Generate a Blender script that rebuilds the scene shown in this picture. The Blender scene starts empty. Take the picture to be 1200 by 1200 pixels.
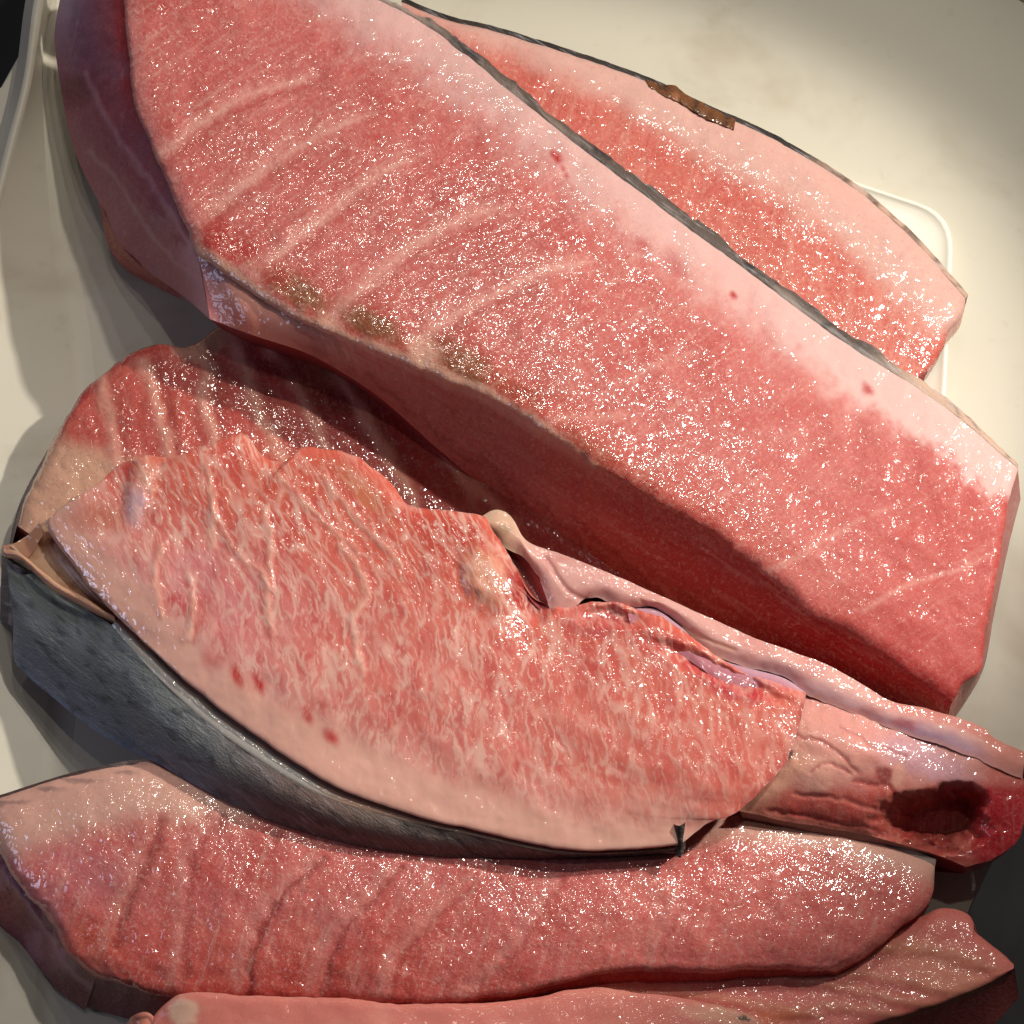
import bpy, math, random
import numpy as np
from mathutils import Vector, Matrix

S = bpy.context.scene
COL = S.collection

# ------------------------------------------------------------------ camera
TILT = math.radians(25.0)          # how far the lens leans from straight down
DIST = 0.88
HALF = 0.30                        # half of the field seen at the aim plane, metres
AIM = Vector((0.0, 0.0, 0.05))
CAM = AIM + Vector((0.0, -math.sin(TILT) * DIST, math.cos(TILT) * DIST))
cd = bpy.data.cameras.new('camera')
cd.sensor_width = 36.0
cd.sensor_fit = 'HORIZONTAL'
cd.lens = 18.0 / (HALF / DIST)
cd.clip_start = 0.01
cd.clip_end = 50.0
cam = bpy.data.objects.new('camera', cd)
cam.location = CAM
cam.rotation_euler = (TILT, 0, 0)
COL.objects.link(cam)
S.camera = cam

# ------------------------------------------------------------------ light
w = bpy.data.worlds.new('World')
S.world = w
w.use_nodes = True
bg = w.node_tree.nodes['Background']
bg.inputs[0].default_value = (0.80, 0.82, 0.90, 1)
bg.inputs[1].default_value = 0.025

def lamp(name, loc, target, power, color, radius, spot=None, blend=0.3, kind='SPOT'):
    l = bpy.data.lights.new(name, kind)
    l.energy = power
    l.color = color
    if kind == 'SPOT':
        l.spot_size = math.radians(spot)
        l.spot_blend = blend
        l.shadow_soft_size = radius
    elif kind == 'AREA':
        l.shape = 'DISK'
        l.size = radius * 2
    o = bpy.data.objects.new(name, l)
    o.location = loc
    d = Vector(target) - Vector(loc)
    o.rotation_euler = d.to_track_quat('-Z', 'Y').to_euler()
    COL.objects.link(o)
    return o

WARM = (1.0, 0.92, 0.80)
lamp('overhead_spot', (1.14, 0.52, 1.0), (-0.155, 0.065, 0.03), 96, WARM, 0.028, 31.5, 0.35)
lamp('overhead_spot', (0.64, 0.56, 1.42), (-0.08, 0.08, 0.04), 33, WARM, 0.024, 50, 0.6)
lamp('overhead_spot', (0.06, 0.90, 1.50), (0.0, 0.0, 0.04), 6, WARM, 0.02, 60, 0.4)
lamp('overhead_spot', (-0.40, 1.05, 1.50), (0.0, 0.0, 0.04), 5, WARM, 0.02, 60, 0.4)  # added lamp, placed to give sparkles on the left of the big fillet
lamp('overhead_spot', (0.20, 0.16, 1.60), (0.0, -0.05, 0.04), 5, WARM, 0.02, 60, 0.4)  # added lamp, placed to give sparkles on the lower fillet
lamp('overhead_spot', (0.30, 1.14, 1.50), (0.0, 0.0, 0.04), 7, WARM, 0.02, 60, 0.4)  # added lamp, placed to strengthen sparkles at the upper centre
lamp('cool_light', (-1.3, -0.1, 0.8), (0.0, 0.0, 0.04), 2.2, (0.66, 0.70, 1.0), 0.25, kind='AREA')

S.view_settings.view_transform = 'Standard'
S.view_settings.look = 'None'
S.view_settings.exposure = -0.1
S.view_settings.gamma = 1.0
try:
    S.cycles.max_bounces = 6
    S.cycles.sample_clamp_indirect = 3.0
except Exception:
    pass

# ------------------------------------------------------------------ helpers
CT, ST = math.cos(TILT), math.sin(TILT)
def W(p):
    """(N,3) array of picture column, picture row, height (mm) -> metres, on the plane of that height"""
    p = np.asarray(p, float)
    a = (p[..., 0] - 600.0) / 600.0 * (HALF / DIST)
    b = (600.0 - p[..., 1]) / 600.0 * (HALF / DIST)
    # ray = right*a + up*b + forward ; right=(1,0,0) up=(0,CT,ST) fwd=(0,ST,-CT)
    dx = a
    dy = b * CT + ST
    dz = b * ST - CT
    z = p[..., 2] / 1000.0
    t = (z - CAM.z) / dz
    out = np.empty(p.shape)
    out[..., 0] = CAM.x + dx * t
    out[..., 1] = CAM.y + dy * t
    out[..., 2] = z
    return out

def lin(c):
    c = np.asarray(c, float) / 255.0
    return np.where(c <= 0.04045, c / 12.92, ((c + 0.055) / 1.055) ** 2.4)

def _hash(i, j, seed):
    i = i.astype(np.int64); j = j.astype(np.int64)
    n = (i * 374761393 + j * 668265263 + seed * 1442695041) & 0xffffffff
    n = ((n ^ (n >> 13)) * 1274126177) & 0xffffffff
    n = (n ^ (n >> 16)) & 0xffffff
    return n / float(0xffffff)

def vnoise(x, y, seed=0):
    xi = np.floor(x); yi = np.floor(y)
    fx = x - xi; fy = y - yi
    fx = fx * fx * fx * (fx * (fx * 6 - 15) + 10); fy = fy * fy * fy * (fy * (fy * 6 - 15) + 10)
    a = _hash(xi, yi, seed); b = _hash(xi + 1, yi, seed)
    c = _hash(xi, yi + 1, seed); d = _hash(xi + 1, yi + 1, seed)
    return (a * (1 - fx) + b * fx) * (1 - fy) + (c * (1 - fx) + d * fx) * fy - 0.5

def fbm(x, y, seed=0, oct=3):
    s = 0; a = 1.0; t = 0
    for k in range(oct):
        s = s + a * vnoise(x * 2 ** k + 17.3 * k, y * 2 ** k - 9.1 * k, seed + k)
        t += a; a *= 0.5
    return s / t * 2.0            # about -1..1

def sstep(a, b, x):
    t = np.clip((x - a) / (b - a), 0, 1)
    return t * t * (3 - 2 * t)

def dline(px, py, pts):
    """distance to a polyline and the fraction along it"""
    pts = np.asarray(pts, float)
    best = np.full(px.shape, 1e9); frac = np.zeros(px.shape)
    seg = np.hypot(*(pts[1:] - pts[:-1]).T); tot = seg.sum(); acc = 0
    for k in range(len(pts) - 1):
        ax, ay = pts[k][:2]; bx, by = pts[k + 1][:2]
        vx, vy = bx - ax, by - ay
        L2 = vx * vx + vy * vy + 1e-9
        t = np.clip(((px - ax) * vx + (py - ay) * vy) / L2, 0, 1)
        d = np.hypot(px - ax - t * vx, py - ay - t * vy)
        m = d < best
        best = np.where(m, d, best)
        frac = np.where(m, (acc + t * seg[k]) / tot, frac)
        acc += seg[k]
    return best, frac

def smooth_line(pts, n=24):
    """Catmull-Rom through the points"""
    p = np.asarray(pts, float)
    if len(p) < 3:
        return p
    q = np.vstack([2 * p[0] - p[1], p, 2 * p[-1] - p[-2]])
    out = []
    for k in range(1, len(q) - 2):
        t = np.linspace(0, 1, n, endpoint=False)[:, None]
        a, b, c, d = q[k - 1], q[k], q[k + 1], q[k + 2]
        out.append(0.5 * ((2 * b) + (c - a) * t + (2 * a - 5 * b + 4 * c - d) * t ** 2 + (3 * b - a - 3 * c + d) * t ** 3))
    out.append(p[-1:])
    return np.vstack(out)

def resample(pts, n, jit=0.0, seed=1, freq=22.0):
    p = smooth_line(pts)
    s = np.r_[0, np.cumsum(np.hypot(*(p[1:, :2] - p[:-1, :2]).T) + 1e-6)]
    q = np.linspace(0, s[-1], n)
    r = np.stack([np.interp(q, s, p[:, k]) for k in range(3)], 1)
    if jit:
        f = np.minimum(1, np.minimum(q, s[-1] - q) / 12.0)
        r[:, 0] += fbm(q / freq, q * 0 + seed, seed) * jit * f
        r[:, 1] += fbm(q / freq, q * 0 + seed + 40, seed + 5) * jit * f
    return r

def length(pts):
    p = smooth_line(pts)
    return np.hypot(*(p[1:, :2] - p[:-1, :2]).T).sum()

def coons(top, bottom, left, right, nu, nv):
    """top, bottom: (nu,3) curves running left to right; left, right: (nv,3) running top to bottom"""
    u = np.linspace(0, 1, nu)[None, :, None]; v = np.linspace(0, 1, nv)[:, None, None]
    T, B, L, R = top[None], bottom[None], left[:, None], right[:, None]
    g = (1 - v) * T + v * B + (1 - u) * L + u * R
    g = g - ((1 - u) * (1 - v) * top[0] + u * (1 - v) * top[-1] + (1 - u) * v * bottom[0] + u * v * bottom[-1])
    return g

class Grid:
    def __init__(s, g):
        s.g = g
        s.nv, s.nu = g.shape[:2]
        s.px, s.py = g[..., 0].copy(), g[..., 1].copy()
        s.z = g[..., 2].copy()
        s.u = np.broadcast_to(np.linspace(0, 1, s.nu)[None, :], s.px.shape)
        s.v = np.broadcast_to(np.linspace(0, 1, s.nv)[:, None], s.px.shape)
        s.edge = np.minimum(np.minimum(s.u, 1 - s.u) * s.nu, np.minimum(s.v, 1 - s.v) * s.nv)  # cells from the border
        s.col = np.ones(g.shape) * 0.5
        s.marb = np.zeros(s.px.shape)
        s.wet = np.zeros(s.px.shape)
        s.fx, s.fy = s.px / 10.0, s.py / 10.0
    def mix(s, c, m):
        m = np.clip(m, 0, 1)[..., None]
        s.col = s.col * (1 - m) + lin(c) * m
    def fill(s, c):
        s.col[:] = lin(c)
    def world(s):
        return W(np.stack([s.px, s.py, s.z], -1))

def patch(top, bottom, left=None, right=None, step=2.6, jit=(0, 0, 0, 0), seed=1, nv=None):
    n = max(int(max(length(top), length(bottom)) / step), 4)
    t = resample(top, n, jit[0], seed); b = resample(bottom, n, jit[1], seed + 11)
    l = [t[0], b[0]] if left is None else left
    r = [t[-1], b[-1]] if right is None else right
    if left is not None:
        l = np.array(left, float); l[0] = t[0]; l[-1] = b[0]
    if right is not None:
        r = np.array(right, float); r[0] = t[-1]; r[-1] = b[-1]
    if nv is None:
        wmax = np.hypot(*(t[:, :2] - b[:, :2]).T).max()
        nv = max(int(max(wmax, length(l), length(r)) / step), 4)
    L = resample(l, nv, jit[2], seed + 3); R = resample(r, nv, jit[3], seed + 4)
    return Grid(coons(t, b, L, R, n, nv))

def wall(top_row, bottom, nv=None, step=3.0):
    """ruled side from an existing row of (px,py,z) down to a curve"""
    top_row = np.asarray(top_row, float)
    b = resample(bottom, len(top_row))
    if nv is None:
        nv = max(int(np.hypot(*(top_row[:, :2] - b[:, :2]).T).max() / step), 6)
    v = np.linspace(0, 1, nv)[:, None, None]
    return Grid((1 - v) * top_row[None] + v * b[None])

def row(g, side):
    a = np.stack([g.px, g.py, g.z], -1)
    return {'top': a[0], 'bottom': a[-1], 'left': a[:, 0], 'right': a[:, -1]}[side]

def cushion(g, h, p=7, sides='tblr', r=16.0):
    """rounded borders: the face rises h (mm) over the first r cells from each named side"""
    def prof(d):
        t = np.clip(d / r, 0, 1)
        return np.sqrt(np.clip(1 - (1 - t) ** 2, 0, 1))
    f = np.ones(g.px.shape)
    if 't' in sides: f = f * prof(g.v * (g.nv - 1))
    if 'b' in sides: f = f * prof((1 - g.v) * (g.nv - 1))
    if 'l' in sides: f = f * prof(g.u * (g.nu - 1))
    if 'r' in sides: f = f * prof((1 - g.u) * (g.nu - 1))
    g.z += h * f
    return f

def build(name, grids, mat, parent=None, label=None):
    V, F, C, M, We, FL = [], [], [], [], [], []
    off = 0
    for g in grids:
        V.append(g.world().reshape(-1, 3))
        C.append(np.c_[g.col.reshape(-1, 3), np.ones(g.px.size)])
        M.append(g.marb.ravel()); We.append(g.wet.ravel())
        FL.append(np.stack([g.fx.ravel(), g.fy.ravel(), g.z.ravel() / 10.0 * 0.5], 1))
        i = np.arange(g.nv * g.nu).reshape(g.nv, g.nu) + off
        q = np.stack([i[:-1, :-1], i[1:, :-1], i[1:, 1:], i[:-1, 1:]], -1).reshape(-1, 4)
        F.append(q); off += g.nv * g.nu
    V = np.vstack(V); F = np.vstack(F)
    base = np.zeros(3)
    if parent is not None:
        base = np.array(parent.location)
    me = bpy.data.meshes.new(name)
    me.vertices.add(len(V)); me.vertices.foreach_set('co', (V - base).ravel().astype(np.float32))
    me.loops.add(F.size); me.loops.foreach_set('vertex_index', F.ravel().astype(np.int32))
    me.polygons.add(len(F))
    me.polygons.foreach_set('loop_start', np.arange(0, F.size, 4, dtype=np.int32))
    me.polygons.foreach_set('use_smooth', np.ones(len(F), bool))
    me.update(calc_edges=True)
    a = me.attributes.new('tint', 'FLOAT_COLOR', 'POINT'); a.data.foreach_set('color', np.vstack(C).ravel().astype(np.float32))
    a = me.attributes.new('marb', 'FLOAT', 'POINT'); a.data.foreach_set('value', np.concatenate(M).astype(np.float32))
    a = me.attributes.new('wet', 'FLOAT', 'POINT'); a.data.foreach_set('value', np.concatenate(We).astype(np.float32))
    a = me.attributes.new('flow', 'FLOAT_VECTOR', 'POINT'); a.data.foreach_set('vector', np.vstack(FL).ravel().astype(np.float32))
    me.materials.append(mat)
    o = bpy.data.objects.new(name, me)
    COL.objects.link(o)
    if parent is not None:
        o.parent = parent
    if label:
        o['label'] = label
    return o

def thing(name, at, label, cat, group=None):
    o = bpy.data.objects.new(name, None)
    o.empty_display_size = 0.02
    o.location = W(np.array(at, float))
    COL.objects.link(o)
    o['label'] = label; o['category'] = cat
    if group: o['group'] = group
    return o

# ------------------------------------------------------------------ materials
def nodes(name):
    m = bpy.data.materials.new(name); m.use_nodes = True
    nt = m.node_tree; nt.nodes.clear()
    out = nt.nodes.new('ShaderNodeOutputMaterial')
    p = nt.nodes.new('ShaderNodeBsdfPrincipled')
    nt.links.new(p.outputs[0], out.inputs[0])
    return m, nt, p

class NT:
    def __init__(s, nt): s.nt = nt
    def n(s, t, **k):
        x = s.nt.nodes.new(t)
        for a, b in k.items(): setattr(x, a, b)
        return x
    def l(s, a, b): s.nt.links.new(a, b)
    def attr(s, name, out):
        x = s.n('ShaderNodeAttribute'); x.attribute_name = name
        return x.outputs[out]
    def math(s, op, a, b=None, c=None, clamp=False):
        x = s.n('ShaderNodeMath', operation=op); x.use_clamp = clamp
        for k, q in enumerate((a, b, c)):
            if q is None: continue
            if isinstance(q, (int, float)): x.inputs[k].default_value = q
            else: s.l(q, x.inputs[k])
        return x.outputs[0]
    def ramp(s, val, a, b):
        x = s.n('ShaderNodeMapRange', interpolation_type='SMOOTHSTEP')
        s.l(val, x.inputs[0]); x.inputs[1].default_value = a; x.inputs[2].default_value = b
        return x.outputs[0]
    def scale(s, vec, sx, sy, sz=1.0):
        x = s.n('ShaderNodeMapping'); s.l(vec, x.inputs[0]); x.inputs['Scale'].default_value = (sx, sy, sz)
        return x.outputs[0]
    def noise(s, vec, scale, detail=2.0, rough=0.5, dist=0.0, out=0):
        x = s.n('ShaderNodeTexNoise'); s.l(vec, x.inputs['Vector'])
        x.inputs['Scale'].default_value = scale; x.inputs['Detail'].default_value = detail
        x.inputs['Roughness'].default_value = rough; x.inputs['Distortion'].default_value = dist
        return x.outputs[out]
    def mixc(s, f, a, b, mode='MIX'):
        x = s.n('ShaderNodeMix', data_type='RGBA', blend_type=mode)
        if isinstance(f, (int, float)): x.inputs[0].default_value = f
        else: s.l(f, x.inputs[0])
        for k, q in ((6, a), (7, b)):
            if isinstance(q, tuple): x.inputs[k].default_value = q
            else: s.l(q, x.inputs[k])
        return x.outputs[2]
    def bump(s, h, strength, dist, normal=None):
        x = s.n('ShaderNodeBump')
        if isinstance(strength, (int, float)): x.inputs['Strength'].default_value = strength
        else: s.l(strength, x.inputs['Strength'])
        x.inputs['Distance'].default_value = dist
        s.l(h, x.inputs['Height'])
        if normal is not None: s.l(normal, x.inputs['Normal'])
        return x.outputs[0]

FATC = tuple(lin((228, 186, 172))) + (1,)
DEEP = tuple(lin((158, 46, 46))) + (1,)

def meat_material(name, kind='grain', fat=FATC, deep=DEEP, glint=1.0, sss=0.25):
    m, nt, p = nodes(name); N = NT(nt)
    flow = N.attr('flow', 'Vector'); tint = N.attr('tint', 'Color')
    marb = N.attr('marb', 'Fac'); wet = N.attr('wet', 'Fac')
    if kind == 'grain':
        a = N.noise(N.scale(flow, 1.0, 1.0), 2.3, 3.0, 0.62, 0.6)
        streak = N.noise(N.scale(flow, 1.2, 0.10), 1.3, 3.0, 0.6, 0.3)
        fatm = N.math('MULTIPLY', N.ramp(a, 0.50, 0.74), N.math('MULTIPLY', marb, 0.58))
        fat2 = N.math('MULTIPLY', N.ramp(streak, 0.48, 0.78), N.math('MULTIPLY', marb, 0.38))
        dk = N.math('MULTIPLY', N.ramp(a, 0.46, 0.26), N.math('MULTIPLY', marb, 0.55))
        c = N.mixc(fatm, tint, fat); c = N.mixc(fat2, c, fat); c = N.mixc(dk, c, deep)
        relief = a
    else:                         # worm-like marbling that follows the fibres
        wv = N.noise(flow, 0.55, 2.0, 0.5, out=1)
        add = N.n('ShaderNodeMix', data_type='VECTOR'); add.inputs[0].default_value = 0.35
        N.l(flow, add.inputs[4])
        warp = N.n('ShaderNodeVectorMath', operation='MULTIPLY_ADD'); N.l(wv, warp.inputs[0])
        warp.inputs[1].default_value = (1.5, 1.5, 0); N.l(flow, warp.inputs[2])
        def net(sx, sy, seed):
            v = N.n('ShaderNodeTexVoronoi', feature='DISTANCE_TO_EDGE'); v.voronoi_dimensions = '3D'
            off = N.n('ShaderNodeVectorMath', operation='ADD'); N.l(N.scale(warp.outputs[0], sx, sy, 0.3), off.inputs[0]); off.inputs[1].default_value = (seed, seed * 1.7, seed * 0.6)
            N.l(off.outputs[0], v.inputs['Vector']); v.inputs['Scale'].default_value = 1.0
            return v.outputs['Distance']
        n1 = N.noise(N.scale(flow, 1.0, 0.5), 0.9, 2.0, 0.5); n2 = N.noise(N.scale(flow, 1.0, 0.5, 1.0), 1.7, 2.0, 0.5, 0.4)
        r1 = N.math('MULTIPLY', N.ramp(net(0.58, 0.15, 3.1), 0.15, 0.0), N.ramp(n1, 0.34, 0.56))
        r2 = N.math('MULTIPLY', N.ramp(net(1.15, 0.30, 9.4), 0.20, 0.0), N.ramp(n2, 0.38, 0.60))
        f2 = N.noise(N.scale(warp.outputs[0], 1.0, 0.34, 0.3), 1.0, 2.0, 0.5, 0.3)
        lines = N.math('MULTIPLY', N.math('MAXIMUM', r1, N.math('MULTIPLY', r2, 0.85)), 0.9)
        big = N.noise(flow, 0.22, 3.0, 0.55)
        dens = N.ramp(big, 0.28, 0.66)
        fatm = N.math('MULTIPLY', N.math('MULTIPLY', lines, N.math('ADD', N.math('MULTIPLY', dens, 0.6), 0.4)), marb)
        dk = N.math('MULTIPLY', N.math('MULTIPLY', N.ramp(f2, 0.50, 0.30), marb), 0.55)
        c = N.mixc(dk, tint, deep); c = N.mixc(fatm, c, fat)
        relief = N.math('ADD', N.math('MULTIPLY', lines, 0.6), N.math('MULTIPLY', f2, 0.4))
    fine = N.noise(flow, 6.0, 2.0, 0.6)
    c = N.mixc(N.math('MULTIPLY', N.ramp(fine, 0.35, 0.7), 0.10), c, fat)
    N.l(c, p.inputs['Base Color'])
    b1 = N.bump(relief, N.math('MULTIPLY', marb, 0.5 if kind == 'grain' else 0.17), 0.0012)
    N.l(b1, p.inputs['Normal'])
    p.inputs['Roughness'].default_value = 0.5
    p.inputs['Specular IOR Level'].default_value = 0.2
    if sss:
        p.inputs['Subsurface Weight'].default_value = sss
        p.inputs['Subsurface Radius'].default_value = (1.0, 0.35, 0.25)
        p.inputs['Subsurface Scale'].default_value = 0.006
    # wet film: own, rougher relief that breaks the lamps into sparkles
    g1 = N.noise(N.scale(flow, 1.0, 0.72), 1.12, 0.9, 0.5, 0.9)
    g2 = N.noise(flow, 0.6, 2.0, 0.5)
    h = N.math('ADD', g1, N.math('MULTIPLY', g2, 1.3))
    b2 = N.bump(h, N.math('MULTIPLY_ADD', wet, 0.45, 0.45), 0.0013 * glint)
    N.l(b2, p.inputs['Coat Normal'])
    N.l(N.math('MULTIPLY', wet, 1.05, clamp=True), p.inputs['Coat Weight'])
    p.inputs['Coat IOR'].default_value = 2.0
    cr = N.n('ShaderNodeMapRange'); N.l(N.noise(flow, 0.6, 2.0), cr.inputs[0])
    cr.inputs[1].default_value = 0.3; cr.inputs[2].default_value = 0.7
    cr.inputs[3].default_value = 0.06; cr.inputs[4].default_value = 0.13
    N.l(cr.outputs[0], p.inputs['Coat Roughness'])
    return m

def skin_material(name):
    m, nt, p = nodes(name); N = NT(nt)
    flow = N.attr('flow', 'Vector'); tint = N.attr('tint', 'Color'); wet = N.attr('wet', 'Fac')
    s1 = N.noise(N.scale(flow, 0.20, 2.2), 1.5, 4.0, 0.62, 0.9)
    s2 = N.noise(N.scale(flow, 0.5, 1.3), 0.7, 3.0, 0.6, 0.4)
    c = N.mixc(N.math('MULTIPLY', N.ramp(s1, 0.52, 0.72), 0.55), tint, tuple(lin((176, 178, 188))) + (1,))
    c = N.mixc(N.math('MULTIPLY', N.ramp(s2, 0.50, 0.28), 0.6), c, tuple(lin((30, 30, 36))) + (1,))
    N.l(c, p.inputs['Base Color'])
    vs = N.n('ShaderNodeTexVoronoi'); N.l(N.scale(flow, 1.6, 2.4), vs.inputs['Vector']); vs.inputs['Scale'].default_value = 1.6
    N.l(N.bump(N.math('ADD', N.math('MULTIPLY', vs.outputs['Distance'], 0.5), s1), 0.5, 0.001), p.inputs['Normal'])
    p.inputs['Roughness'].default_value = 0.62
    p.inputs['Specular IOR Level'].default_value = 0.3
    p.inputs['Coat Weight'].default_value = 0.3
    p.inputs['Coat Roughness'].default_value = 0.3
    return m

def plastic_material(name, color, rough=0.35, stain=(140, 120, 84), amount=0.25):
    m, nt, p = nodes(name); N = NT(nt)
    tc = N.n('ShaderNodeTexCoord').outputs['Object']
    a = N.noise(tc, 9.0, 4.0, 0.6, 0.4); b = N.noise(tc, 60.0, 3.0, 0.6)
    c0 = tuple(lin(color)) + (1,)
    f = N.math('MULTIPLY', N.ramp(a, 0.50, 0.72), amount)
    c = N.mixc(f, c0, tuple(lin(stain)) + (1,))
    c = N.mixc(N.math('MULTIPLY', N.ramp(b, 0.6, 0.8), amount * 0.5), c, tuple(lin(stain)) + (1,))
    N.l(c, p.inputs['Base Color'])
    r = N.n('ShaderNodeMapRange'); N.l(a, r.inputs[0]); r.inputs[3].default_value = rough - 0.1; r.inputs[4].default_value = rough + 0.15
    N.l(r.outputs[0], p.inputs['Roughness'])
    N.l(N.bump(b, 0.06, 0.001), p.inputs['Normal'])
    return m

M_GRAIN = meat_material('tuna_flesh', 'grain')
M_WORM = meat_material('marbled_belly_flesh', 'worm', fat=tuple(lin((240, 194, 180))) + (1,), deep=tuple(lin((200, 72, 70))) + (1,), glint=0.8)
M_FAT = meat_material('wet_fat', 'grain', glint=0.8, sss=0.35)
M_SKIN = skin_material('tuna_skin')
M_TRAY = plastic_material('cream_tray', (202, 197, 182), 0.40, amount=0.30)
M_WHITE = plastic_material('white_plastic', (238, 234, 222), 0.3, amount=0.06)
M_DARK = plastic_material('dark_table', (16, 18, 26), 0.6, (8, 8, 10), 0.3)

# ------------------------------------------------------------------ setting
def sheet(name, pts, mat, kind=None):
    """flat polygon at each point's height"""
    v = W(np.array(pts, float))
    me = bpy.data.meshes.new(name); me.from_pydata([tuple(q) for q in v], [], [tuple(range(len(v)))]); me.update()
    me.materials.append(mat)
    o = bpy.data.objects.new(name, me); COL.objects.link(o)
    if kind: o['kind'] = kind
    return o

def slab(name, outline, z_top, depth, mat, parent=None, bevel=0.003):
    """solid plate from an outline (columns, rows at height z_top mm)"""
    import bmesh
    v = W(np.array([(x, y, z_top) for x, y in outline], float))
    if parent is not None: v = v - np.array(parent.location)
    bm = bmesh.new()
    vs = [bm.verts.new(tuple(q)) for q in v]
    f = bm.faces.new(vs)
    if f.normal.z < 0: f.normal_flip()
    r = bmesh.ops.extrude_face_region(bm, geom=[f])
    dn = [e for e in r['geom'] if isinstance(e, bmesh.types.BMVert)]
    bmesh.ops.translate(bm, vec=(0, 0, -depth), verts=dn)
    bmesh.ops.recalc_face_normals(bm, faces=bm.faces)
    me = bpy.data.meshes.new(name); bm.to_mesh(me); bm.free()
    me.materials.append(mat)
    o = bpy.data.objects.new(name, me); COL.objects.link(o)
    if parent is not None: o.parent = parent
    if bevel:
        b = o.modifiers.new('edge', 'BEVEL'); b.width = bevel; b.segments = 3; b.limit_method = 'ANGLE'
    for pl in me.polygons: pl.use_smooth = True
    return o

tb = bpy.data.meshes.new('table')
tb.from_pydata([(-3, -3, -0.12), (3, -3, -0.12), (3, 3, -0.12), (-3, 3, -0.12)], [], [(0, 1, 2, 3)])
tb.materials.append(M_DARK)
tbo = bpy.data.objects.new('table', tb); COL.objects.link(tbo); tbo['kind'] = 'structure'

# large cream tray: floor, sloping left wall, rolled lip
tray = thing('serving_tray', (600, 600, -4), 'large cream plastic tray under all the fish, with its raised rim at the left', 'tray')
rim = [(75, -160, 34), (58, -60, 34), (40, 0, 34), (27, 95, 34), (2, 190, 34), (-50, 400, 34), (-95, 640, 34), (-120, 900, 34), (-130, 1320, 34)]
lip_in = [(88, -160, 32), (72, -60, 32), (52, 0, 32), (37, 95, 32), (14, 190, 32), (-36, 400, 32), (-80, 640, 32), (-105, 900, 32), (-115, 1320, 32)]
crease = [(96, -160, 1), (80, -60, 1), (62, 0, 1), (52, 90, 1), (66, 250, 1), (96, 430, 1), (100, 640, 1), (70, 900, 1), (60, 1320, 1)]
n = 160
cr_ = resample(crease, n); li_ = resample(lip_in, n); ri_ = resample(rim, n)
ro_ = ri_.copy(); ro_[:, 0] -= 10; ro_[:, 2] -= 16
def ruled(a, b, nv, bow=0.0):
    v = np.linspace(0, 1, nv)[:, None, None]
    g = (1 - v) * a[None] + v * b[None]
    g[..., 2] += bow * np.sin(np.pi * v[..., 0])
    return Grid(g)
fl_r = resample([(1120, -160, 0), (1178, -18, 0), (1216, 30, 0), (1236, 200, 0), (1240, 500, 0), (1228, 760, 0), (1197, 930, 0), (1128, 1085, 0), (1060, 1320, 0)], n)
cr0 = cr_.copy(); cr0[:, 2] = 0
cr1 = cr0.copy(); cr1[:, 0] += 14
g_floor = ruled(cr1, fl_r, 60)
g_fil = ruled(li_ * 0.12 + cr_ * 0.88, cr1, 8, -0.8)
g_fil.z[-1] = 0
g_wall = ruled(li_, li_ * 0.12 + cr_ * 0.88, 12)
g_lip = ruled(ri_, li_, 8, 2.0)
g_out = ruled(ro_, ri_, 8)
fr2 = fl_r.copy(); fr2[:, 2] -= 9; fr2[:, 0] += 2
g_edge = ruled(fl_r, fr2, 4)
build('tray_floor', [g_floor, g_fil, g_edge], M_TRAY, tray)
build('tray_wall', [g_wall], M_TRAY, tray)
build('tray_rim', [g_lip, g_out], M_TRAY, tray)

# neighbouring tray, only its corner shows at the left margin
nb = thing('second_tray', (-40, 150, -4), 'pale corner of a second tray at the upper left edge', 'tray')
slab('tray_plate', [(-130, 200), (-60, 140), (0, 100), (24, 57), (34, 52), (30, 120), (10, 240), (-30, 400), (-200, 420)], 8, 0.012, M_TRAY, nb, 0.004)

# far corner: another pale plate beyond the tray's rounded corner
fc = thing('far_plate', (1230, -30, -20), 'pale plate just beyond the upper right corner of the tray', 'plate')
slab('plate_body', [(1178, -40), (1195, -6), (1240, 30), (1300, 40), (1300, -80), (1200, -90)], -10, 0.01, M_WHITE, fc, 0.003)

# small white dish under the upper fish
dish = thing('small_dish', (840, 330, 1), 'small white plastic dish with rounded corner sticking out under the rear fillet', 'dish')
def rounded(pts, r, k=7):
    p = np.array(pts, float); out = []
    for i in range(len(p)):
        a, b, c = p[i - 1], p[i], p[(i + 1) % len(p)]
        d1 = (a - b) / np.hypot(*(a - b)); d2 = (c - b) / np.hypot(*(c - b))
        s, e = b + d1 * r, b + d2 * r
        for t in np.linspace(0, 1, k):
            out.append(tuple((1 - t) ** 2 * s + 2 * t * (1 - t) * b + t * t * e))
    return out
oc = np.array(rounded([(575, 70), (1118, 252), (1100, 640), (560, 470)], 42))
ctr = oc.mean(0)
def ring(f, z):
    q = ctr + (oc - ctr) * f
    q = np.vstack([q, q[:1]])
    return np.c_[q, np.full(len(q), z)]
rings = [ring(0.975, 0.6), ring(0.99, 8), ring(0.998, 12), ring(1.0, 13.2), ring(0.996, 14), ring(0.985, 14), ring(0.975, 13.2), ring(0.95, 11.5), ring(0.86, 11), ring(0.02, 11)]
build('dish_rim', [Grid(np.stack(rings[:7]))], M_WHITE, dish)
build('dish_floor', [Grid(np.stack(rings[6:]))], M_WHITE, dish)

# ------------------------------------------------------------------ fish
FLESH = (198, 100, 97); RED = (176, 48, 44); PINKFAT = (226, 188, 184); CREAM = (228, 178, 156)
BROWN = (122, 74, 36); PURPLE = (128, 78, 92); LILAC = (186, 150, 170); DARKRED = (120, 22, 26)

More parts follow.
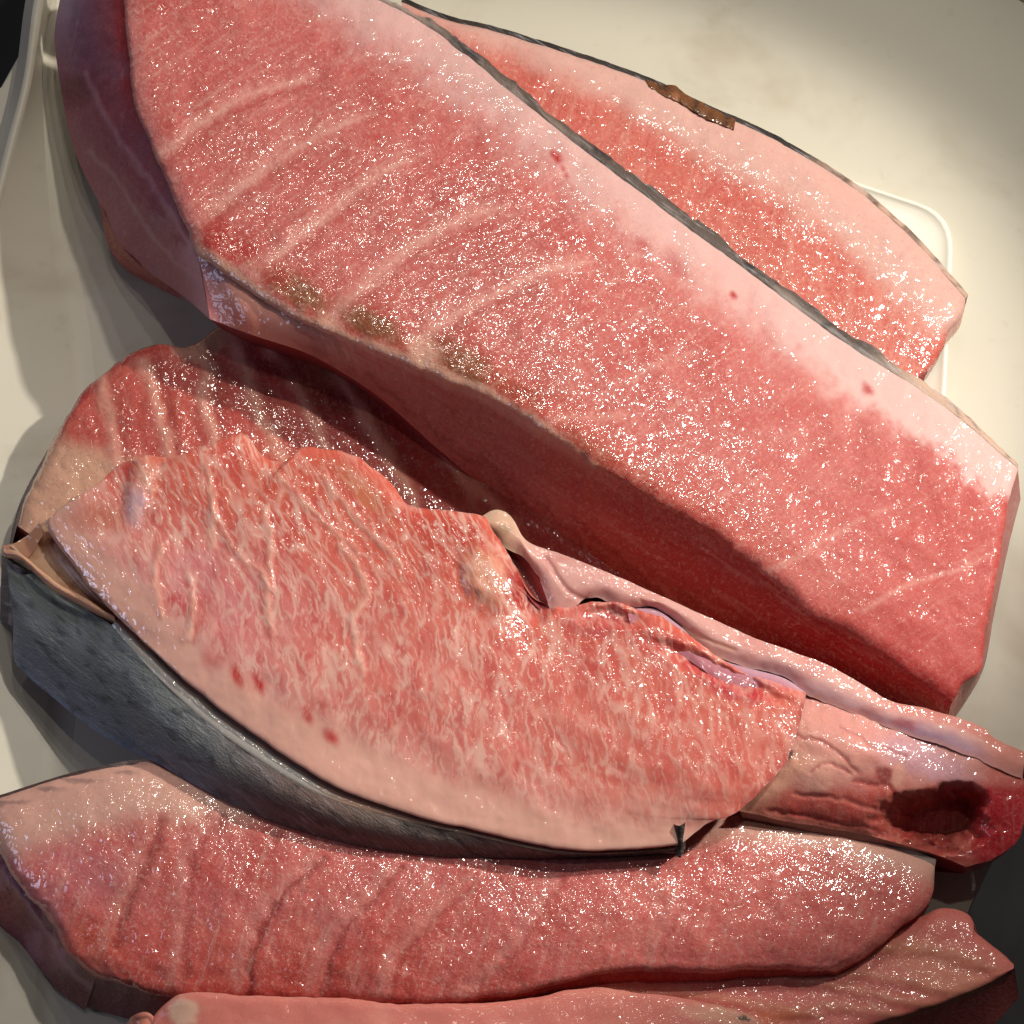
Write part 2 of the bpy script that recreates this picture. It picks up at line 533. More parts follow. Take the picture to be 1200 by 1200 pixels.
def warp(g, amp, freq, seed):
    return g.px + fbm(g.px / freq, g.py / freq, seed) * amp, g.py + fbm(g.px / freq + 31, g.py / freq + 7, seed + 3) * amp

def band(g, pts, width, color, strength=1.0, wob=4.0, seed=3, taper=0.0, groove=0.0):
    x, y = warp(g, wob, 16.0, seed)
    d, f = dline(x, y, smooth_line(pts, 8))
    wd = width * (1 - taper * f)
    m = np.exp(-(d / np.maximum(wd, 0.8)) ** 2) * strength
    m = m * (1 - sstep(0.85, 1.0, f) * 0.7 * (taper > 0))
    g.mix(color, m)
    if groove:
        g.z -= groove * np.exp(-(d / np.maximum(wd, 0.8)) ** 2)
    return m

def blob(g, cx, cy, rx, ry, ang, color, strength=1.0, soft=0.6, wob=5.0, seed=5):
    x, y = warp(g, wob, 14.0, seed)
    a = math.radians(ang); dx, dy = x - cx, y - cy
    p = (dx * math.cos(a) + dy * math.sin(a)) / rx; q = (-dx * math.sin(a) + dy * math.cos(a)) / ry
    d = np.hypot(p, q)
    m = sstep(1 + soft, 1 - soft, d) * strength
    if color is not None: g.mix(color, m)
    return m

def bumps(g, amp, freq, seed):
    g.z += fbm(g.px / freq, g.py / freq, seed) * amp

def flow_rot(g, ang):
    """texture axes: y runs along the fibre direction (degrees clockwise from straight down the photo)"""
    a = math.radians(ang)
    fx, fy = g.px * math.cos(a) + g.py * math.sin(a), -g.px * math.sin(a) + g.py * math.cos(a)
    g.fx, g.fy = fx / 10.0, fy / 10.0

# ---- the big fillet at the top
t1 = thing('tuna_fillet', (620, 500, 2), 'largest pink tuna fillet lying across the top of the heap with a grey skin edge', 'fish fillet')
Eb = [(150, -70, 99), (330, -62, 98), (440, -2, 98), (500, 30, 97), (560, 76, 96), (622, 127, 95), (700, 188, 92), (800, 262, 86), (900, 336, 78), (1000, 408, 70), (1100, 472, 65), (1193, 549, 60)]
Ef = [(232, 300, 99), (300, 345, 99), (347, 374, 100), (447, 417, 100), (513, 443, 100), (576, 469, 100), (638, 507, 100), (700, 549, 96), (760, 586, 89), (830, 623, 84), (905, 682, 78), (950, 722, 74), (985, 738, 71), (1020, 760, 68), (1060, 786, 65), (1114, 826, 61)]
Lf = [(150, -70, 99), (146, 0, 100), (151, 60, 100), (157, 120, 100), (184, 186, 100), (214, 258, 100), (232, 300, 99)]
Rt = [(1193, 549, 60), (1186, 574, 61), (1178, 610, 62), (1171, 650, 62), (1160, 712, 62), (1153, 760, 62), (1147, 786, 62), (1128, 800, 62), (1114, 826, 61)]
g = patch(Eb, Ef, Lf, Rt, step=2.5, jit=(1.2, 3.0, 2.0, 3.0), seed=5)
top_b, top_f, top_l, top_r = (row(g, s).copy() for s in ('top', 'bottom', 'left', 'right'))
cushion(g, 5.0, sides='bl', r=14); cushion(g, 2.0, sides='r', r=5)
g.z += 1.2 * np.sin(np.pi * g.u) * np.sin(np.pi * g.v)
bumps(g, 1.6, 90, 21); bumps(g, 0.7, 28, 22)
g.fill(FLESH)
g.mix((206, 112, 106), 0.6 * sstep(-0.2, 0.6, fbm(g.px / 60, g.py / 60, 31)))
g.mix((186, 66, 62), 0.45 * sstep(0.0, 0.6, fbm(g.px / 40, g.py / 40, 33)))
g.mix((190, 64, 62), 0.8 * sstep(940, 1130, g.px + 0.25 * (g.py - 500)) * sstep(430, 600, g.py))
g.mix((168, 34, 40), 0.75 * sstep(690, 820, g.py - 0.0 * g.px) * sstep(0.82, 1.0, g.v))
d_f, _ = dline(g.px, g.py, smooth_line(Ef, 6))
g.mix((196, 70, 52), 0.7 * sstep(75, 10, d_f) * sstep(250, 430, g.px) * sstep(1000, 700, g.px))
# pale fat next to the skin
x, y = warp(g, 9, 26, 41)
d_b, _ = dline(x, y, smooth_line(Eb, 6))
wd = np.interp(g.px, [100, 240, 440, 600, 850, 1000, 1080, 1200], [46, 42, 50, 44, 50, 54, 50, 42])
sharp = np.interp(g.px, [0, 900, 1060, 1200], [40, 34, 14, 8])
fat = sstep(wd + sharp, wd - sharp, d_b + fbm(g.px / 14, g.py / 14, 43) * 14 + fbm(g.px / 5, g.py / 5, 44) * 6)
g.mix(PINKFAT, fat * np.interp(g.px, [0, 900, 1050], [0.8, 0.82, 0.95]))
d_l, _ = dline(g.px, g.py, smooth_line(Lf, 6))
g.mix((208, 132, 130), 0.6 * sstep(26, 4, d_l))
g.marb = 0.85 * (1 - 0.6 * fat)
g.marb *= np.interp(g.px - 0.3 * (g.py - 500), [0, 800, 1000, 1200], [1, 1, 0.45, 0.35])
sept1 = [
    ([(180, 190), (225, 152), (292, 113), (372, 88)], 8, 0.75),
    ([(232, 282), (245, 255), (300, 205), (372, 160), (440, 132)], 9, 0.75),
    ([(303, 318), (352, 276), (390, 245), (450, 200), (500, 180)], 9, 0.8),
    ([(390, 370), (430, 334), (480, 292), (540, 258), (600, 238)], 9, 0.8),
    ([(495, 412), (514, 383), (567, 350), (640, 318), (700, 305)], 9, 0.75),
    ([(628, 500), (660, 491), (700, 488), (745, 489)], 6, 0.6),
    ([(832, 590), (862, 573), (900, 556)], 3, 0.5), ([(890, 676), (941, 649), (990, 619), (1054, 588)], 3.5, 0.6),
    ([(1010, 716), (1065, 686), (1125, 667), (1168, 645)], 3.5, 0.6), ([(700, 470), (760, 430), (830, 410)], 4, 0.35),
    ([(640, 500), (690, 520), (730, 560)], 3, 0.4)]
for k, (pts, wd_, st) in enumerate(sept1):
    big = k < 5
    if k == 0: dry = 0
    dry = dry + band(g, pts, wd_ * (1.35 if big else 1), (220, 154, 144), st * 0.9, 7 if big else 3.5, 50 + k, 0.45 if big else 0.2, 0.25 if big else 0.0)
    if big:
        band(g, pts, 1.7, (232, 176, 164), 0.5, 3, 400 + k)
        for dd in (-26, -13, 14):
            band(g, [(a + dd * 0.75, b + dd * 0.65) for a, b in pts[1:]], 1.4, (228, 160, 150), 0.38, 4, 410 + k + dd)
        q = [(a + 9, b + 9) for a, b in pts[:4]]
        band(g, q, 7, (170, 50, 46), 0.55, 4, 70 + k, 0.5)
for cx, cy, rx, ry, an, c, st in [
        (268, 288, 38, 20, 25, RED, 0.9), (250, 270, 16, 20, 0, RED, 0.6), (350, 342, 42, 17, 33, BROWN, 0.85), (322, 322, 20, 12, 30, RED, 0.6),
        (434, 380, 38, 15, 25, BROWN, 0.85), (545, 428, 40, 18, 32, BROWN, 0.85), (520, 405, 18, 14, 40, (140, 56, 34), 0.7), (600, 455, 40, 12, 28, (170, 62, 40), 0.8),
        (690, 530, 36, 20, 35, (160, 64, 40), 0.75), (745, 560, 40, 18, 33, (178, 66, 54), 0.7)]:
    blob(g, cx, cy, rx, ry, an, c, st, 0.5, 6, int(cx))
for cx, cy, r, st in [(654, 186, 7, 1.0), (661, 197, 4, 0.9), (648, 181, 5, 0.8), (664, 205, 3, 0.8), (644, 192, 9, 0.3), (660, 182, 12, 0.25), (859, 345, 4.5, 1.0), (1018, 456, 8, 0.85), (752, 288, 12, 0.6), (790, 310, 14, 0.5), (870, 570, 6, 0.5), (1015, 604, 5, 0.6), (905, 402, 5, 0.3)]:
    blob(g, cx, cy, r, r * 0.7, 50, (176, 14, 30), st, 0.8, 3, int(cx))
# cream gristle along the front crest
xx, yy = warp(g, 5, 30, 45)
d_f, fr = dline(xx, yy, smooth_line(Ef, 6))
wr = np.interp(g.px, [225, 300, 380, 500, 520, 600, 640, 700, 760, 1200], [16, 9, 8, 16, 12, 10, 9, 5, 3, 2])
g.mix(CREAM, 0.85 * sstep(wr + 5, wr - 5, d_f) * sstep(760, 660, g.px))
blob(g, 495, 412, 20, 14, 30, CREAM, 0.75, 0.6)
blob(g, 385, 380, 16, 8, 30, CREAM, 0.6, 0.6)
g.wet = 0.6 + 0.4 * sstep(250, 600, g.px)
g.wet *= np.interp(g.px - 0.1 * (g.py - 500), [0, 660, 760, 860, 980, 1200], [1, 0.95, 0.5, 0.2, 0.05, 0.03]) * (1 - 0.75 * np.clip(dry, 0, 1)) * (0.5 + 0.5 * sstep(-0.45, 0.25, fbm((g.px * 0.8 - g.py * 0.6) / 60, (g.px * 0.6 + g.py * 0.8) / 26, 47)))
flow_rot(g, 55)
build('flesh', [g], M_GRAIN, t1)
# front side
Gf = [(246, 374, 86), (300, 394, 89), (355, 412, 87), (397, 434, 80), (450, 470, 64), (520, 532, 40), (600, 598, 16), (700, 668, 10), (800, 728, 8), (900, 778, 6), (1000, 822, 6), (1106, 860, 6)]
h = wall(top_f, Gf, nv=44)
h.z += 3.0 * np.sin(np.pi * h.v) * sstep(0, 0.05, h.u); bumps(h, 1.5, 50, 61)
h.py -= 4.0 * np.sin(np.pi * h.v)
h.fill((206, 122, 106))
h.mix((230, 164, 150), 0.95 * sstep(1.0, 0.2, h.v) * sstep(540, 380, h.px))
h.mix((198, 78, 70), 0.8 * sstep(0.1, 0.3, h.v) * sstep(640, 760, h.px))
h.mix((186, 40, 46), 0.8 * sstep(560, 800, h.px))
h.mix((172, 10, 32), 0.85 * sstep(760, 980, h.px))
h.mix((206, 112, 94), 0.5 * sstep(0.2, 0.7, fbm(h.px / 60, h.v * 14, 63)))
h.mix((190, 60, 56), 0.4 * sstep(0.1, 0.7, fbm(h.px / 40, h.v * 8, 64)))
h.mix(CREAM, 0.85 * sstep(0.16, 0.03, h.v) * sstep(740, 620, h.px))
h.mix((206, 146, 156), 0.8 * sstep(275, 245, h.px))
h.marb = 0.75 * sstep(300, 600, h.px) + 0.1; h.wet[:] = 0.4; flow_rot(h, -55)
for j in range(7):
    band(h, [(430 + 60 * j, 440 + 42 * j), (560 + 62 * j, 545 + 44 * j), (680 + 60 * j, 640 + 36 * j)], 3.5, (214, 124, 108) if j % 2 else (126, 24, 30), 0.4, 8, 320 + j)
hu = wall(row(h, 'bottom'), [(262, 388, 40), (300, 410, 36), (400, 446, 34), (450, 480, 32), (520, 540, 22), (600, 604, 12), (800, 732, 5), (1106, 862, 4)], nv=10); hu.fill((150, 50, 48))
# right cut end and closing faces
e = wall(top_r, [(1196, 585, 6), (1182, 640, 6), (1165, 720, 6), (1150, 790, 6), (1106, 860, 6)], nv=16)
e.fill((178, 52, 56)); e.marb[:] = 0.4; e.wet[:] = 0.3
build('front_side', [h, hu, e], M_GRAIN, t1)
# lining on the left end: lilac film over darker flesh
Lo = [(86, -70, 30), (70, 0, 30), (64, 40, 30), (67, 76, 28), (80, 150, 26), (97, 200, 26), (124, 252, 28), (140, 285, 30), (170, 315, 34), (212, 345, 62), (246, 374, 87)]
k = wall(top_l, Lo, nv=34)
k.z += 7.0 * np.sin(np.pi * k.v) * sstep(1, 0.8, k.u); bumps(k, 2.0, 40, 66); bumps(k, 0.8, 14, 67)
k.fill((166, 84, 98))
k.mix((146, 112, 138), 0.8 * sstep(130, 20, k.py) * sstep(0.2, 0.7, k.v))
k.mix((176, 150, 176), 0.7 * sstep(60, -20, k.py) * sstep(0.5, 0.9, k.v))
k.mix((178, 50, 56), 0.9 * sstep(0.22, 0.06, k.v) * sstep(200, 60, k.py))
k.mix((150, 96, 118), 0.55 * sstep(-0.1, 0.5, fbm(k.px / 26, k.py / 40, 68)))
k.mix((112, 40, 42), 0.6 * blob(k, 88, 105, 18, 26, 70, None))
band(k, [(100, 85), (132, 152), (170, 205), (226, 292)], 3, (196, 140, 156), 0.8, 4, 71, 0, -0.8)  # sheen line painted paler, along a slight raised fold of the film
band(k, [(105, 178), (140, 215), (180, 280), (236, 332)], 2.2, (196, 140, 146), 0.7, 4, 72, 0, -0.5)  # second sheen line, painted pale on a lower fold
band(k, [(226, 296), (238, 335), (246, 374)], 16, (206, 146, 160), 0.9, 3, 73)
k.marb[:] = 0.25; k.wet[:] = 0.15; flow_rot(k, 20)
build('belly_lining', [k], M_FAT, t1)
# red muscle bulging below the lining
bl = patch([(112, 222, 26), (124, 252, 28), (140, 285, 30), (170, 315, 34), (212, 343, 40)],
           [(116, 232, 8), (128, 290, 6), (150, 318, 6), (180, 335, 8), (214, 352, 20)], step=2.4, seed=9)
bl.px -= 5 * np.sin(np.pi * bl.v) * np.sin(np.pi * bl.u)
bl.fill((150, 40, 34)); bl.mix((178, 84, 60), 0.5 * sstep(0, 0.6, fbm(bl.px / 12, bl.py / 12, 75)))
bl.marb[:] = 0.4; bl.wet[:] = 0.35
build('red_muscle', [bl], M_GRAIN, t1)
# skin along the back edge, turning over and down
Sk = [(170, -95, 97), (345, -82, 96), (470, -6, 96), (512, 14, 95), (572, 56, 94), (634, 106, 93), (712, 168, 90), (812, 240, 84), (912, 312, 76), (1010, 384, 68), (1108, 446, 62), (1196, 532, 57)]
Sk = [tuple(0.45 * p + 0.55 * q) for p, q in zip(np.array(Sk, float), np.array(Eb, float))]
s1 = wall(top_b, Sk, nv=8)
s1.z += 0.8 * np.sin(np.pi * s1.v * 0.9); s1.py += s1.v * (fbm(s1.px / 38, s1.px / 900, 301) * 6 + fbm(s1.px / 7, s1.px / 900, 302) * 2.2); s1.px += s1.v * fbm(s1.px / 30, s1.px / 700, 303) * 3
sb = wall(row(s1, 'bottom'), [(190, -40, 14), (360, -20, 14), (480, 50, 14), (530, 84, 14), (590, 128, 14), (650, 176, 14), (730, 238, 14), (830, 310, 14), (930, 380, 14), (1020, 448, 14), (1110, 510, 10), (1192, 580, 8)], nv=14)
for q in (s1, sb):
    q.fill((88, 74, 68))
    q.mix((142, 126, 118), 0.75 * sstep(-0.1, 0.5, fbm(q.px / 40, q.py / 40 + q.v, 77)) * sstep(1.0, 0.4, q.v))
    q.mix((28, 26, 30), 0.8 * sstep(0.1, 0.6, fbm(q.px / 22, q.py / 22, 78)))
    q.mix((206, 172, 152), 0.92 * sstep(1010, 1085, q.px))
    q.mix((178, 158, 150), 0.7 * sstep(540, 470, q.px))
    flow_rot(q, 37)
build('skin', [s1, sb], M_SKIN, t1)

# ---- fillet behind it
t2 = thing('tuna_fillet', (880, 260, 18), 'rear pink tuna fillet at upper right with brown skin scrap on its far edge', 'fish fillet')
B2 = [(470, 2, 42), (520, 22, 46), (580, 37, 46), (660, 61, 46), (760, 96, 46), (830, 129, 46), (900, 160, 46), (960, 194, 46), (1010, 227, 45), (1060, 271, 44), (1110, 324, 42), (1132, 350, 40)]
F2 = [(480, 40, 47), (560, 95, 50), (640, 158, 50), (720, 218, 50), (820, 290, 50), (920, 362, 50), (1010, 428, 48), (1060, 446, 46), (1088, 434, 44)]
R2 = [(1132, 350, 40), (1128, 368, 42), (1112, 390, 43), (1103, 412, 44), (1088, 434, 44)]
g = patch(B2, F2, None, R2, step=2.5, jit=(1.0, 0, 0, 2), seed=15)
b2r, f2r, l2r, r2r = (row(g, s).copy() for s in ('top', 'bottom', 'left', 'right'))
cushion(g, 4, sides='tr', r=9); bumps(g, 1.3, 60, 81); bumps(g, 0.6, 22, 82)
g.fill((210, 110, 98))
g.mix((200, 82, 74), 0.6 * sstep(-0.1, 0.6, fbm(g.px / 45, g.py / 45, 83)))
x, y = warp(g, 8, 26, 84); d_b, _ = dline(x, y, smooth_line(B2, 6))
wd = np.interp(g.px, [520, 600, 700, 850, 1000, 1060, 1140], [8, 20, 36, 56, 62, 62, 48])
fat = sstep(wd + 22, wd - 20, d_b)
g.mix((224, 182, 172), 0.88 * fat)
for kx in range(900, 1100, 34):
    band(g, [(kx - 8, 260 + (kx - 900) * 0.55), (kx - 4, 330 + (kx - 900) * 0.5), (kx + 6, 400 + (kx - 900) * 0.3)], 3, (226, 150, 136), 0.35, 5, kx)
blob(g, 1096, 410, 20, 24, 60, (204, 84, 66), 0.6)
g.marb = 0.8 * (1 - 0.6 * fat); g.wet[:] = 0.9; flow_rot(g, 15)
build('flesh', [g], M_GRAIN, t2)
e = wall(r2r, [(1130, 362, 18), (1124, 384, 18), (1108, 404, 18), (1098, 424, 18), (1084, 446, 18)], nv=12)
e.fill((206, 110, 96)); e.marb[:] = 0.4; e.wet[:] = 0.4
fw = wall(f2r, [(490, 60, 18), (1080, 452, 18)], nv=6); fw.fill((190, 80, 76))
build('cut_end', [e, fw], M_GRAIN, t2)
o2 = b2r + np.array([2.5, -5.0, -1.5]); lipw = Grid(np.stack([b2r, b2r * 0.5 + o2 * 0.5 + [0, 0, 0.8], o2]))
lipw.fill((58, 50, 46)); lipw.mix((206, 168, 148), 0.8 * sstep(930, 1000, lipw.px)); lipw.mix((30, 26, 26), 0.7 * sstep(0, 0.6, fbm(lipw.px / 16, lipw.py / 16, 86))); flow_rot(lipw, 30)
sk = wall(o2, [(474, 14, 18), (524, 34, 18), (584, 50, 18), (664, 74, 18), (764, 109, 18), (834, 142, 18), (904, 173, 18), (964, 207, 18), (1014, 240, 18), (1064, 284, 18), (1110, 334, 18), (1130, 362, 18)], nv=14)
sk.fill((70, 60, 54)); sk.mix((200, 160, 140), 0.8 * sstep(960, 1010, sk.px) * sstep(0.3, 0.0, sk.v)); flow_rot(sk, 30)
sk.mix((40, 34, 32), 0.6 * sstep(0, 0.6, fbm(sk.px / 20, sk.py / 20, 85)))
build('skin', [lipw, sk], M_SKIN, t2)
sc = patch([(756, 93, 46), (775, 99, 47), (790, 101, 48), (800, 109, 48), (830, 124, 48), (862, 140, 47)], [(764, 106, 50), (780, 111, 51), (800, 122, 51.5), (826, 138, 51.5), (846, 148, 51.5), (860, 152, 51)], step=1.5, jit=(2.5, 2.5, 0, 0), seed=33, nv=12)
sc.z += 1.5 * np.sin(np.pi * sc.v) + fbm(sc.px / 5, sc.py / 9, 36) * 0.8
sc.fill((104, 62, 26)); sc.mix((60, 34, 18), sstep(0, 0.5, fbm(sc.px / 8, sc.py / 14, 35))); sc.mix((160, 104, 70), 0.7 * blob(sc, 790, 113, 7, 4, 40, None)); sc.wet[:] = 0.5
sc2 = wall(row(sc, 'bottom'), [(764, 107, 49), (800, 125, 49), (860, 153, 49)], nv=3); sc2.fill((80, 46, 22))
sc3 = wall(row(sc, 'top'), [(756, 97, 45), (790, 107, 45), (862, 144, 45)], nv=3); sc3.fill((70, 40, 20))
build('skin_scrap', [sc, sc2, sc3], M_FAT, t2, 'torn brown scrap of skin')

# ---- fillet below at the left, deep red with pale walls between its flakes
t3 = thing('tuna_fillet', (300, 520, 1), 'dark red tuna fillet with pale ribs, tucked beneath the biggest fillet at left', 'fish fillet')
B3 = [(78, 488, 40), (104, 452, 44), (150, 416, 47), (190, 404, 48), (215, 408, 48), (240, 396, 49), (262, 380, 49), (300, 380, 49), (360, 402, 46), (430, 440, 40), (520, 505, 26), (620, 580, 18), (740, 660, 12), (900, 750, 8)]
F3 = [(20, 616, 44), (60, 640, 47), (110, 645, 48), (160, 636, 49), (220, 610, 50), (300, 610, 50), (380, 625, 48), (480, 660, 36), (560, 680, 28), (650, 720, 18), (760, 780, 12), (880, 840, 8)]
L3 = [(78, 488, 40), (60, 520, 41), (40, 562, 42), (30, 585, 43), (20, 616, 44)]
g = patch(B3, F3, L3, None, step=2.5, jit=(2.0, 0, 2.0, 0), seed=25)
b3r, f3r, l3r, r3r = (row(g, s).copy() for s in ('top', 'bottom', 'left', 'right'))
cushion(g, 5, sides='tl', r=11); bumps(g, 1.2, 40, 91); bumps(g, 0.6, 16, 92)
g.fill((200, 84, 76))
g.mix((204, 100, 84), 0.6 * sstep(-0.1, 0.6, fbm(g.px / 40, g.py / 40, 93)))
g.mix((168, 48, 48), 0.65 * sstep(230, 420, g.px)); g.mix((170, 84, 92), 0.5 * sstep(380, 520, g.px) * sstep(0.3, 0.8, g.v))
x, y = warp(g, 8, 22, 94)
g.mix((224, 176, 148), 0.95 * sstep(-8, 26, (y - 508) - (x - 60) * 0.28 + 6))
sept3 = [[(112, 430), (122, 455), (140, 554), (160, 600)], [(168, 425), (173, 440), (188, 494), (204, 545)], [(208, 408), (243, 428), (239, 467), (252, 516), (262, 545)],
         [(275, 404), (293, 437), (300, 475), (327, 531), (345, 560)], [(318, 412), (338, 437), (361, 482), (381, 526), (395, 560)], [(375, 425), (402, 445), (425, 490), (447, 522), (470, 570)],
         [(395, 440), (414, 461), (448, 519), (482, 579), (500, 620)], [(440, 452), (473, 473), (535, 548), (562, 598)], [(500, 500), (560, 570), (620, 640)]]
for j, q in enumerate(sept3):
    band(g, [(a + 13, b) for a, b in q], 10, (150, 26, 26), 0.55, 4, 120 + j, 0.3)
    band(g, q, 8, (226, 158, 140), 0.9, 5, 100 + j, 0.1, -0.6)
d_b, _ = dline(*warp(g, 6, 20, 95), smooth_line(B3, 6))
g.mix((216, 160, 132), 0.9 * sstep(24, 12, d_b) * sstep(200, 240, g.px) * sstep(470, 380, g.px))
g.mix((128, 78, 44), 0.6 * blob(g, 372, 445, 30, 20, 20, None))
g.mix((168, 36, 44), 0.7 * sstep(9, 2, d_b) * sstep(220, 150, g.px))
blob(g, 320, 432, 26, 10, 20, (128, 16, 18), 0.8); blob(g, 392, 472, 26, 12, 15, (120, 14, 16), 0.8); blob(g, 172, 408, 24, 9, -10, (184, 60, 44), 0.7)
g.marb[:] = 0.55; g.wet = 0.85 - 0.35 * sstep(300, 420, g.px) * sstep(0.6, 0.3, g.v); flow_rot(g, -15)
build('flesh', [g], M_GRAIN, t3)
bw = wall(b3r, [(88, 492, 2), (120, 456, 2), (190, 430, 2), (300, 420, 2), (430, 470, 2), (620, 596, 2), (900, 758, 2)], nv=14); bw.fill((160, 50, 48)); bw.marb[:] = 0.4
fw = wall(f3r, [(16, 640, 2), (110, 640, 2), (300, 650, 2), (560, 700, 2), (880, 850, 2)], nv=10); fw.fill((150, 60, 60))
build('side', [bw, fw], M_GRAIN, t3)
lw = wall(l3r, [(70, 512, 6), (48, 544, 4), (20, 590, 2), (8, 628, 2), (0, 690, 2)], nv=16)
lw.fill((112, 78, 88)); lw.mix((176, 130, 132), 0.6 * sstep(-0.1, 0.5, fbm(lw.px / 8, lw.v * 3, 96))); lw.mix((52, 52, 60), sstep(0.3, 0.7, lw.v) * sstep(560, 600, lw.py)); flow_rot(lw, 50)
build('skin', [lw], M_SKIN, t3)

# ---- lower fillet
t5 = thing('tuna_fillet', (540, 1070, 2), 'long pink fillet below the marbled piece, pale fat at its left end', 'fish fillet')
B5 = [(-30, 945, 36), (0, 934, 40), (50, 917, 42), (100, 904, 43), (150, 896, 43), (186, 894, 42), (300, 925, 42), (450, 962, 44), (600, 975, 44), (720, 975, 45), (812, 962, 46), (862, 952, 47), (960, 966, 47), (1040, 990, 46), (1096, 1012, 44)]
F5 = [(112, 1146, 42), (150, 1156, 44), (200, 1168, 45), (280, 1170, 46), (370, 1171, 46), (440, 1174, 47), (500, 1177, 47), (560, 1172, 47), (620, 1164, 47), (690, 1145, 47), (750, 1138, 47), (830, 1140, 47), (900, 1137, 46), (950, 1140, 45), (980, 1139, 44)]
L5 = [(-30, 945, 36), (-14, 975, 40), (2, 1004, 42), (30, 1048, 43), (48, 1066, 43), (62, 1086, 43), (80, 1118, 43), (112, 1146, 42)]
R5 = [(1096, 1012, 44), (1094, 1046, 45), (1080, 1068, 45), (1050, 1090, 45), (1020, 1116, 45), (980, 1139, 44)]
g = patch(B5, F5, L5, R5, step=2.5, jit=(0.8, 2.5, 1.5, 2.0), seed=45)
b5r, f5r, l5r, r5r = (row(g, s).copy() for s in ('top', 'bottom', 'left', 'right'))
cushion(g, 5, sides='tblr', r=9)
g.z += 4.0 * np.sin(np.pi * g.v); bumps(g, 1.4, 70, 131); bumps(g, 0.7, 24, 132)
g.fill((202, 98, 96))
g.mix((212, 112, 102), 0.55 * sstep(-0.1, 0.6, fbm(g.px / 50, g.py / 50, 133)))
g.mix((186, 62, 56), 0.55 * sstep(-0.1, 0.6, fbm(g.px / 34, g.py / 60, 134)))
g.mix((192, 64, 52), 0.7 * sstep(1050, 1160, g.py) * sstep(760, 300, g.px))
g.mix((226, 116, 110), 0.6 * sstep(600, 900, g.px))
x, y = warp(g, 9, 28, 135)
d_b, _ = dline(x, y, smooth_line(B5, 6))
wd = np.interp(g.px, [-30, 60, 200, 260, 340, 600, 820, 900, 1000, 1100], [78, 72, 62, 44, 16, 8, 26, 32, 26, 24])
fat = sstep(wd + 22, wd - 18, d_b)
g.mix((222, 176, 160), 0.88 * fat)
d_l, _ = dline(*warp(g, 6, 22, 136), smooth_line(L5, 6))
lf = sstep(34, 8, d_l)
g.mix((204, 122, 128), 0.75 * lf * sstep(980, 1060, g.py))
g.mix((190, 112, 122), 0.5 * blob(g, 100, 1020, 70, 34, 10, None))
blob(g, 105, 1110, 34, 34, 0, (206, 84, 60), 0.7)
sept5 = [([(190, 960), (170, 1020), (147, 1068), (136, 1108)], 9, 1), ([(262, 950), (233, 996), (221, 1068), (218, 1150)], 7, 0.6), ([(380, 1005), (338, 1042), (308, 1086), (295, 1125), (292, 1170)], 6, 1),
         ([(470, 1020), (421, 1071), (395, 1102), (376, 1164)], 6, 0.8), ([(560, 1030), (490, 1099), (471, 1125), (457, 1172)], 5, 0.6), ([(660, 1030), (612, 1108), (580, 1140), (550, 1170)], 5, 0.5), ([(800, 1060), (780, 1100), (772, 1136)], 4, 0.3)]
dry5 = 0
for j, (q, wd_, st) in enumerate(sept5):
    band(g, q, wd_ * 0.8, (138, 34, 34), 0.8 * st, 6, 140 + j, 0, 0.7 * st); dry5 = dry5 + np.exp(-(dline(g.px, g.py, smooth_line(q, 6))[0] / 9.0) ** 2)
    band(g, [(a - 14, b) for a, b in q], 8, (212, 134, 126), 0.6, 6, 150 + j)
for cx, cy, r in [(262, 964, 9), (325, 978, 8), (355, 1047, 5), (246, 956, 6), (970, 1004, 6)]:
    blob(g, cx, cy, r, r, 0, (150, 50, 46), 0.7)
x, y = g.px, g.py
g.mix((80, 74, 84), 0.55 * sstep(20, 6, d_b) * sstep(200, 150, x) * sstep(-0.1, 0.3, fbm(x / 30, y / 5, 138)))
g.marb = 0.8 * (1 - 0.6 * fat) * (1 - 0.6 * lf); g.wet = (0.95 - 0.3 * lf) * (1 - 0.8 * np.clip(dry5, 0, 1)) * (0.45 + 0.55 * sstep(-0.5, 0.3, fbm(g.px / 36, g.py / 60, 137))); flow_rot(g, 18)
build('flesh', [g], M_GRAIN, t5)
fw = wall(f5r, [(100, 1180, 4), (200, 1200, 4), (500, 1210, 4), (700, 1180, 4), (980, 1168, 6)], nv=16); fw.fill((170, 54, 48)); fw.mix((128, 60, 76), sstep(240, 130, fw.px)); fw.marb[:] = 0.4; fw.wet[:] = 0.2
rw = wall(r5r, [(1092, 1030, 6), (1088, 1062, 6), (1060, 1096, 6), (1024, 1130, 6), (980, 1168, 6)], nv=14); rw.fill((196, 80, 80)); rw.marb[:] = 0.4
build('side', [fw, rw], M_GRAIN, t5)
lw = wall(l5r, [(-80, 985, 14), (-50, 1030, 10), (-10, 1085, 6), (22, 1108, 5), (42, 1130, 5), (66, 1160, 4), (100, 1185, 4)], nv=26)
lw.z += 5 * np.sin(np.pi * lw.v) * sstep(1, 0.8, lw.u); bumps(lw, 1.6, 26, 141)
lw.fill((128, 66, 84)); lw.mix((168, 120, 142), 0.6 * sstep(-0.1, 0.5, fbm(lw.px / 20, lw.py / 20, 142))); lw.mix((128, 22, 44), 0.9 * blob(lw, 6, 1060, 30, 20, 30, None)); lw.mix((92, 32, 32), 0.7 * sstep(1110, 1150, lw.py))
band(lw, [(4, 1020), (44, 1075), (80, 1135), (110, 1160)], 4, (170, 118, 136), 0.7, 3, 143, 0, -1)
lw.marb[:] = 0.25; lw.wet[:] = 0.2
build('belly_lining', [lw], M_FAT, t5)
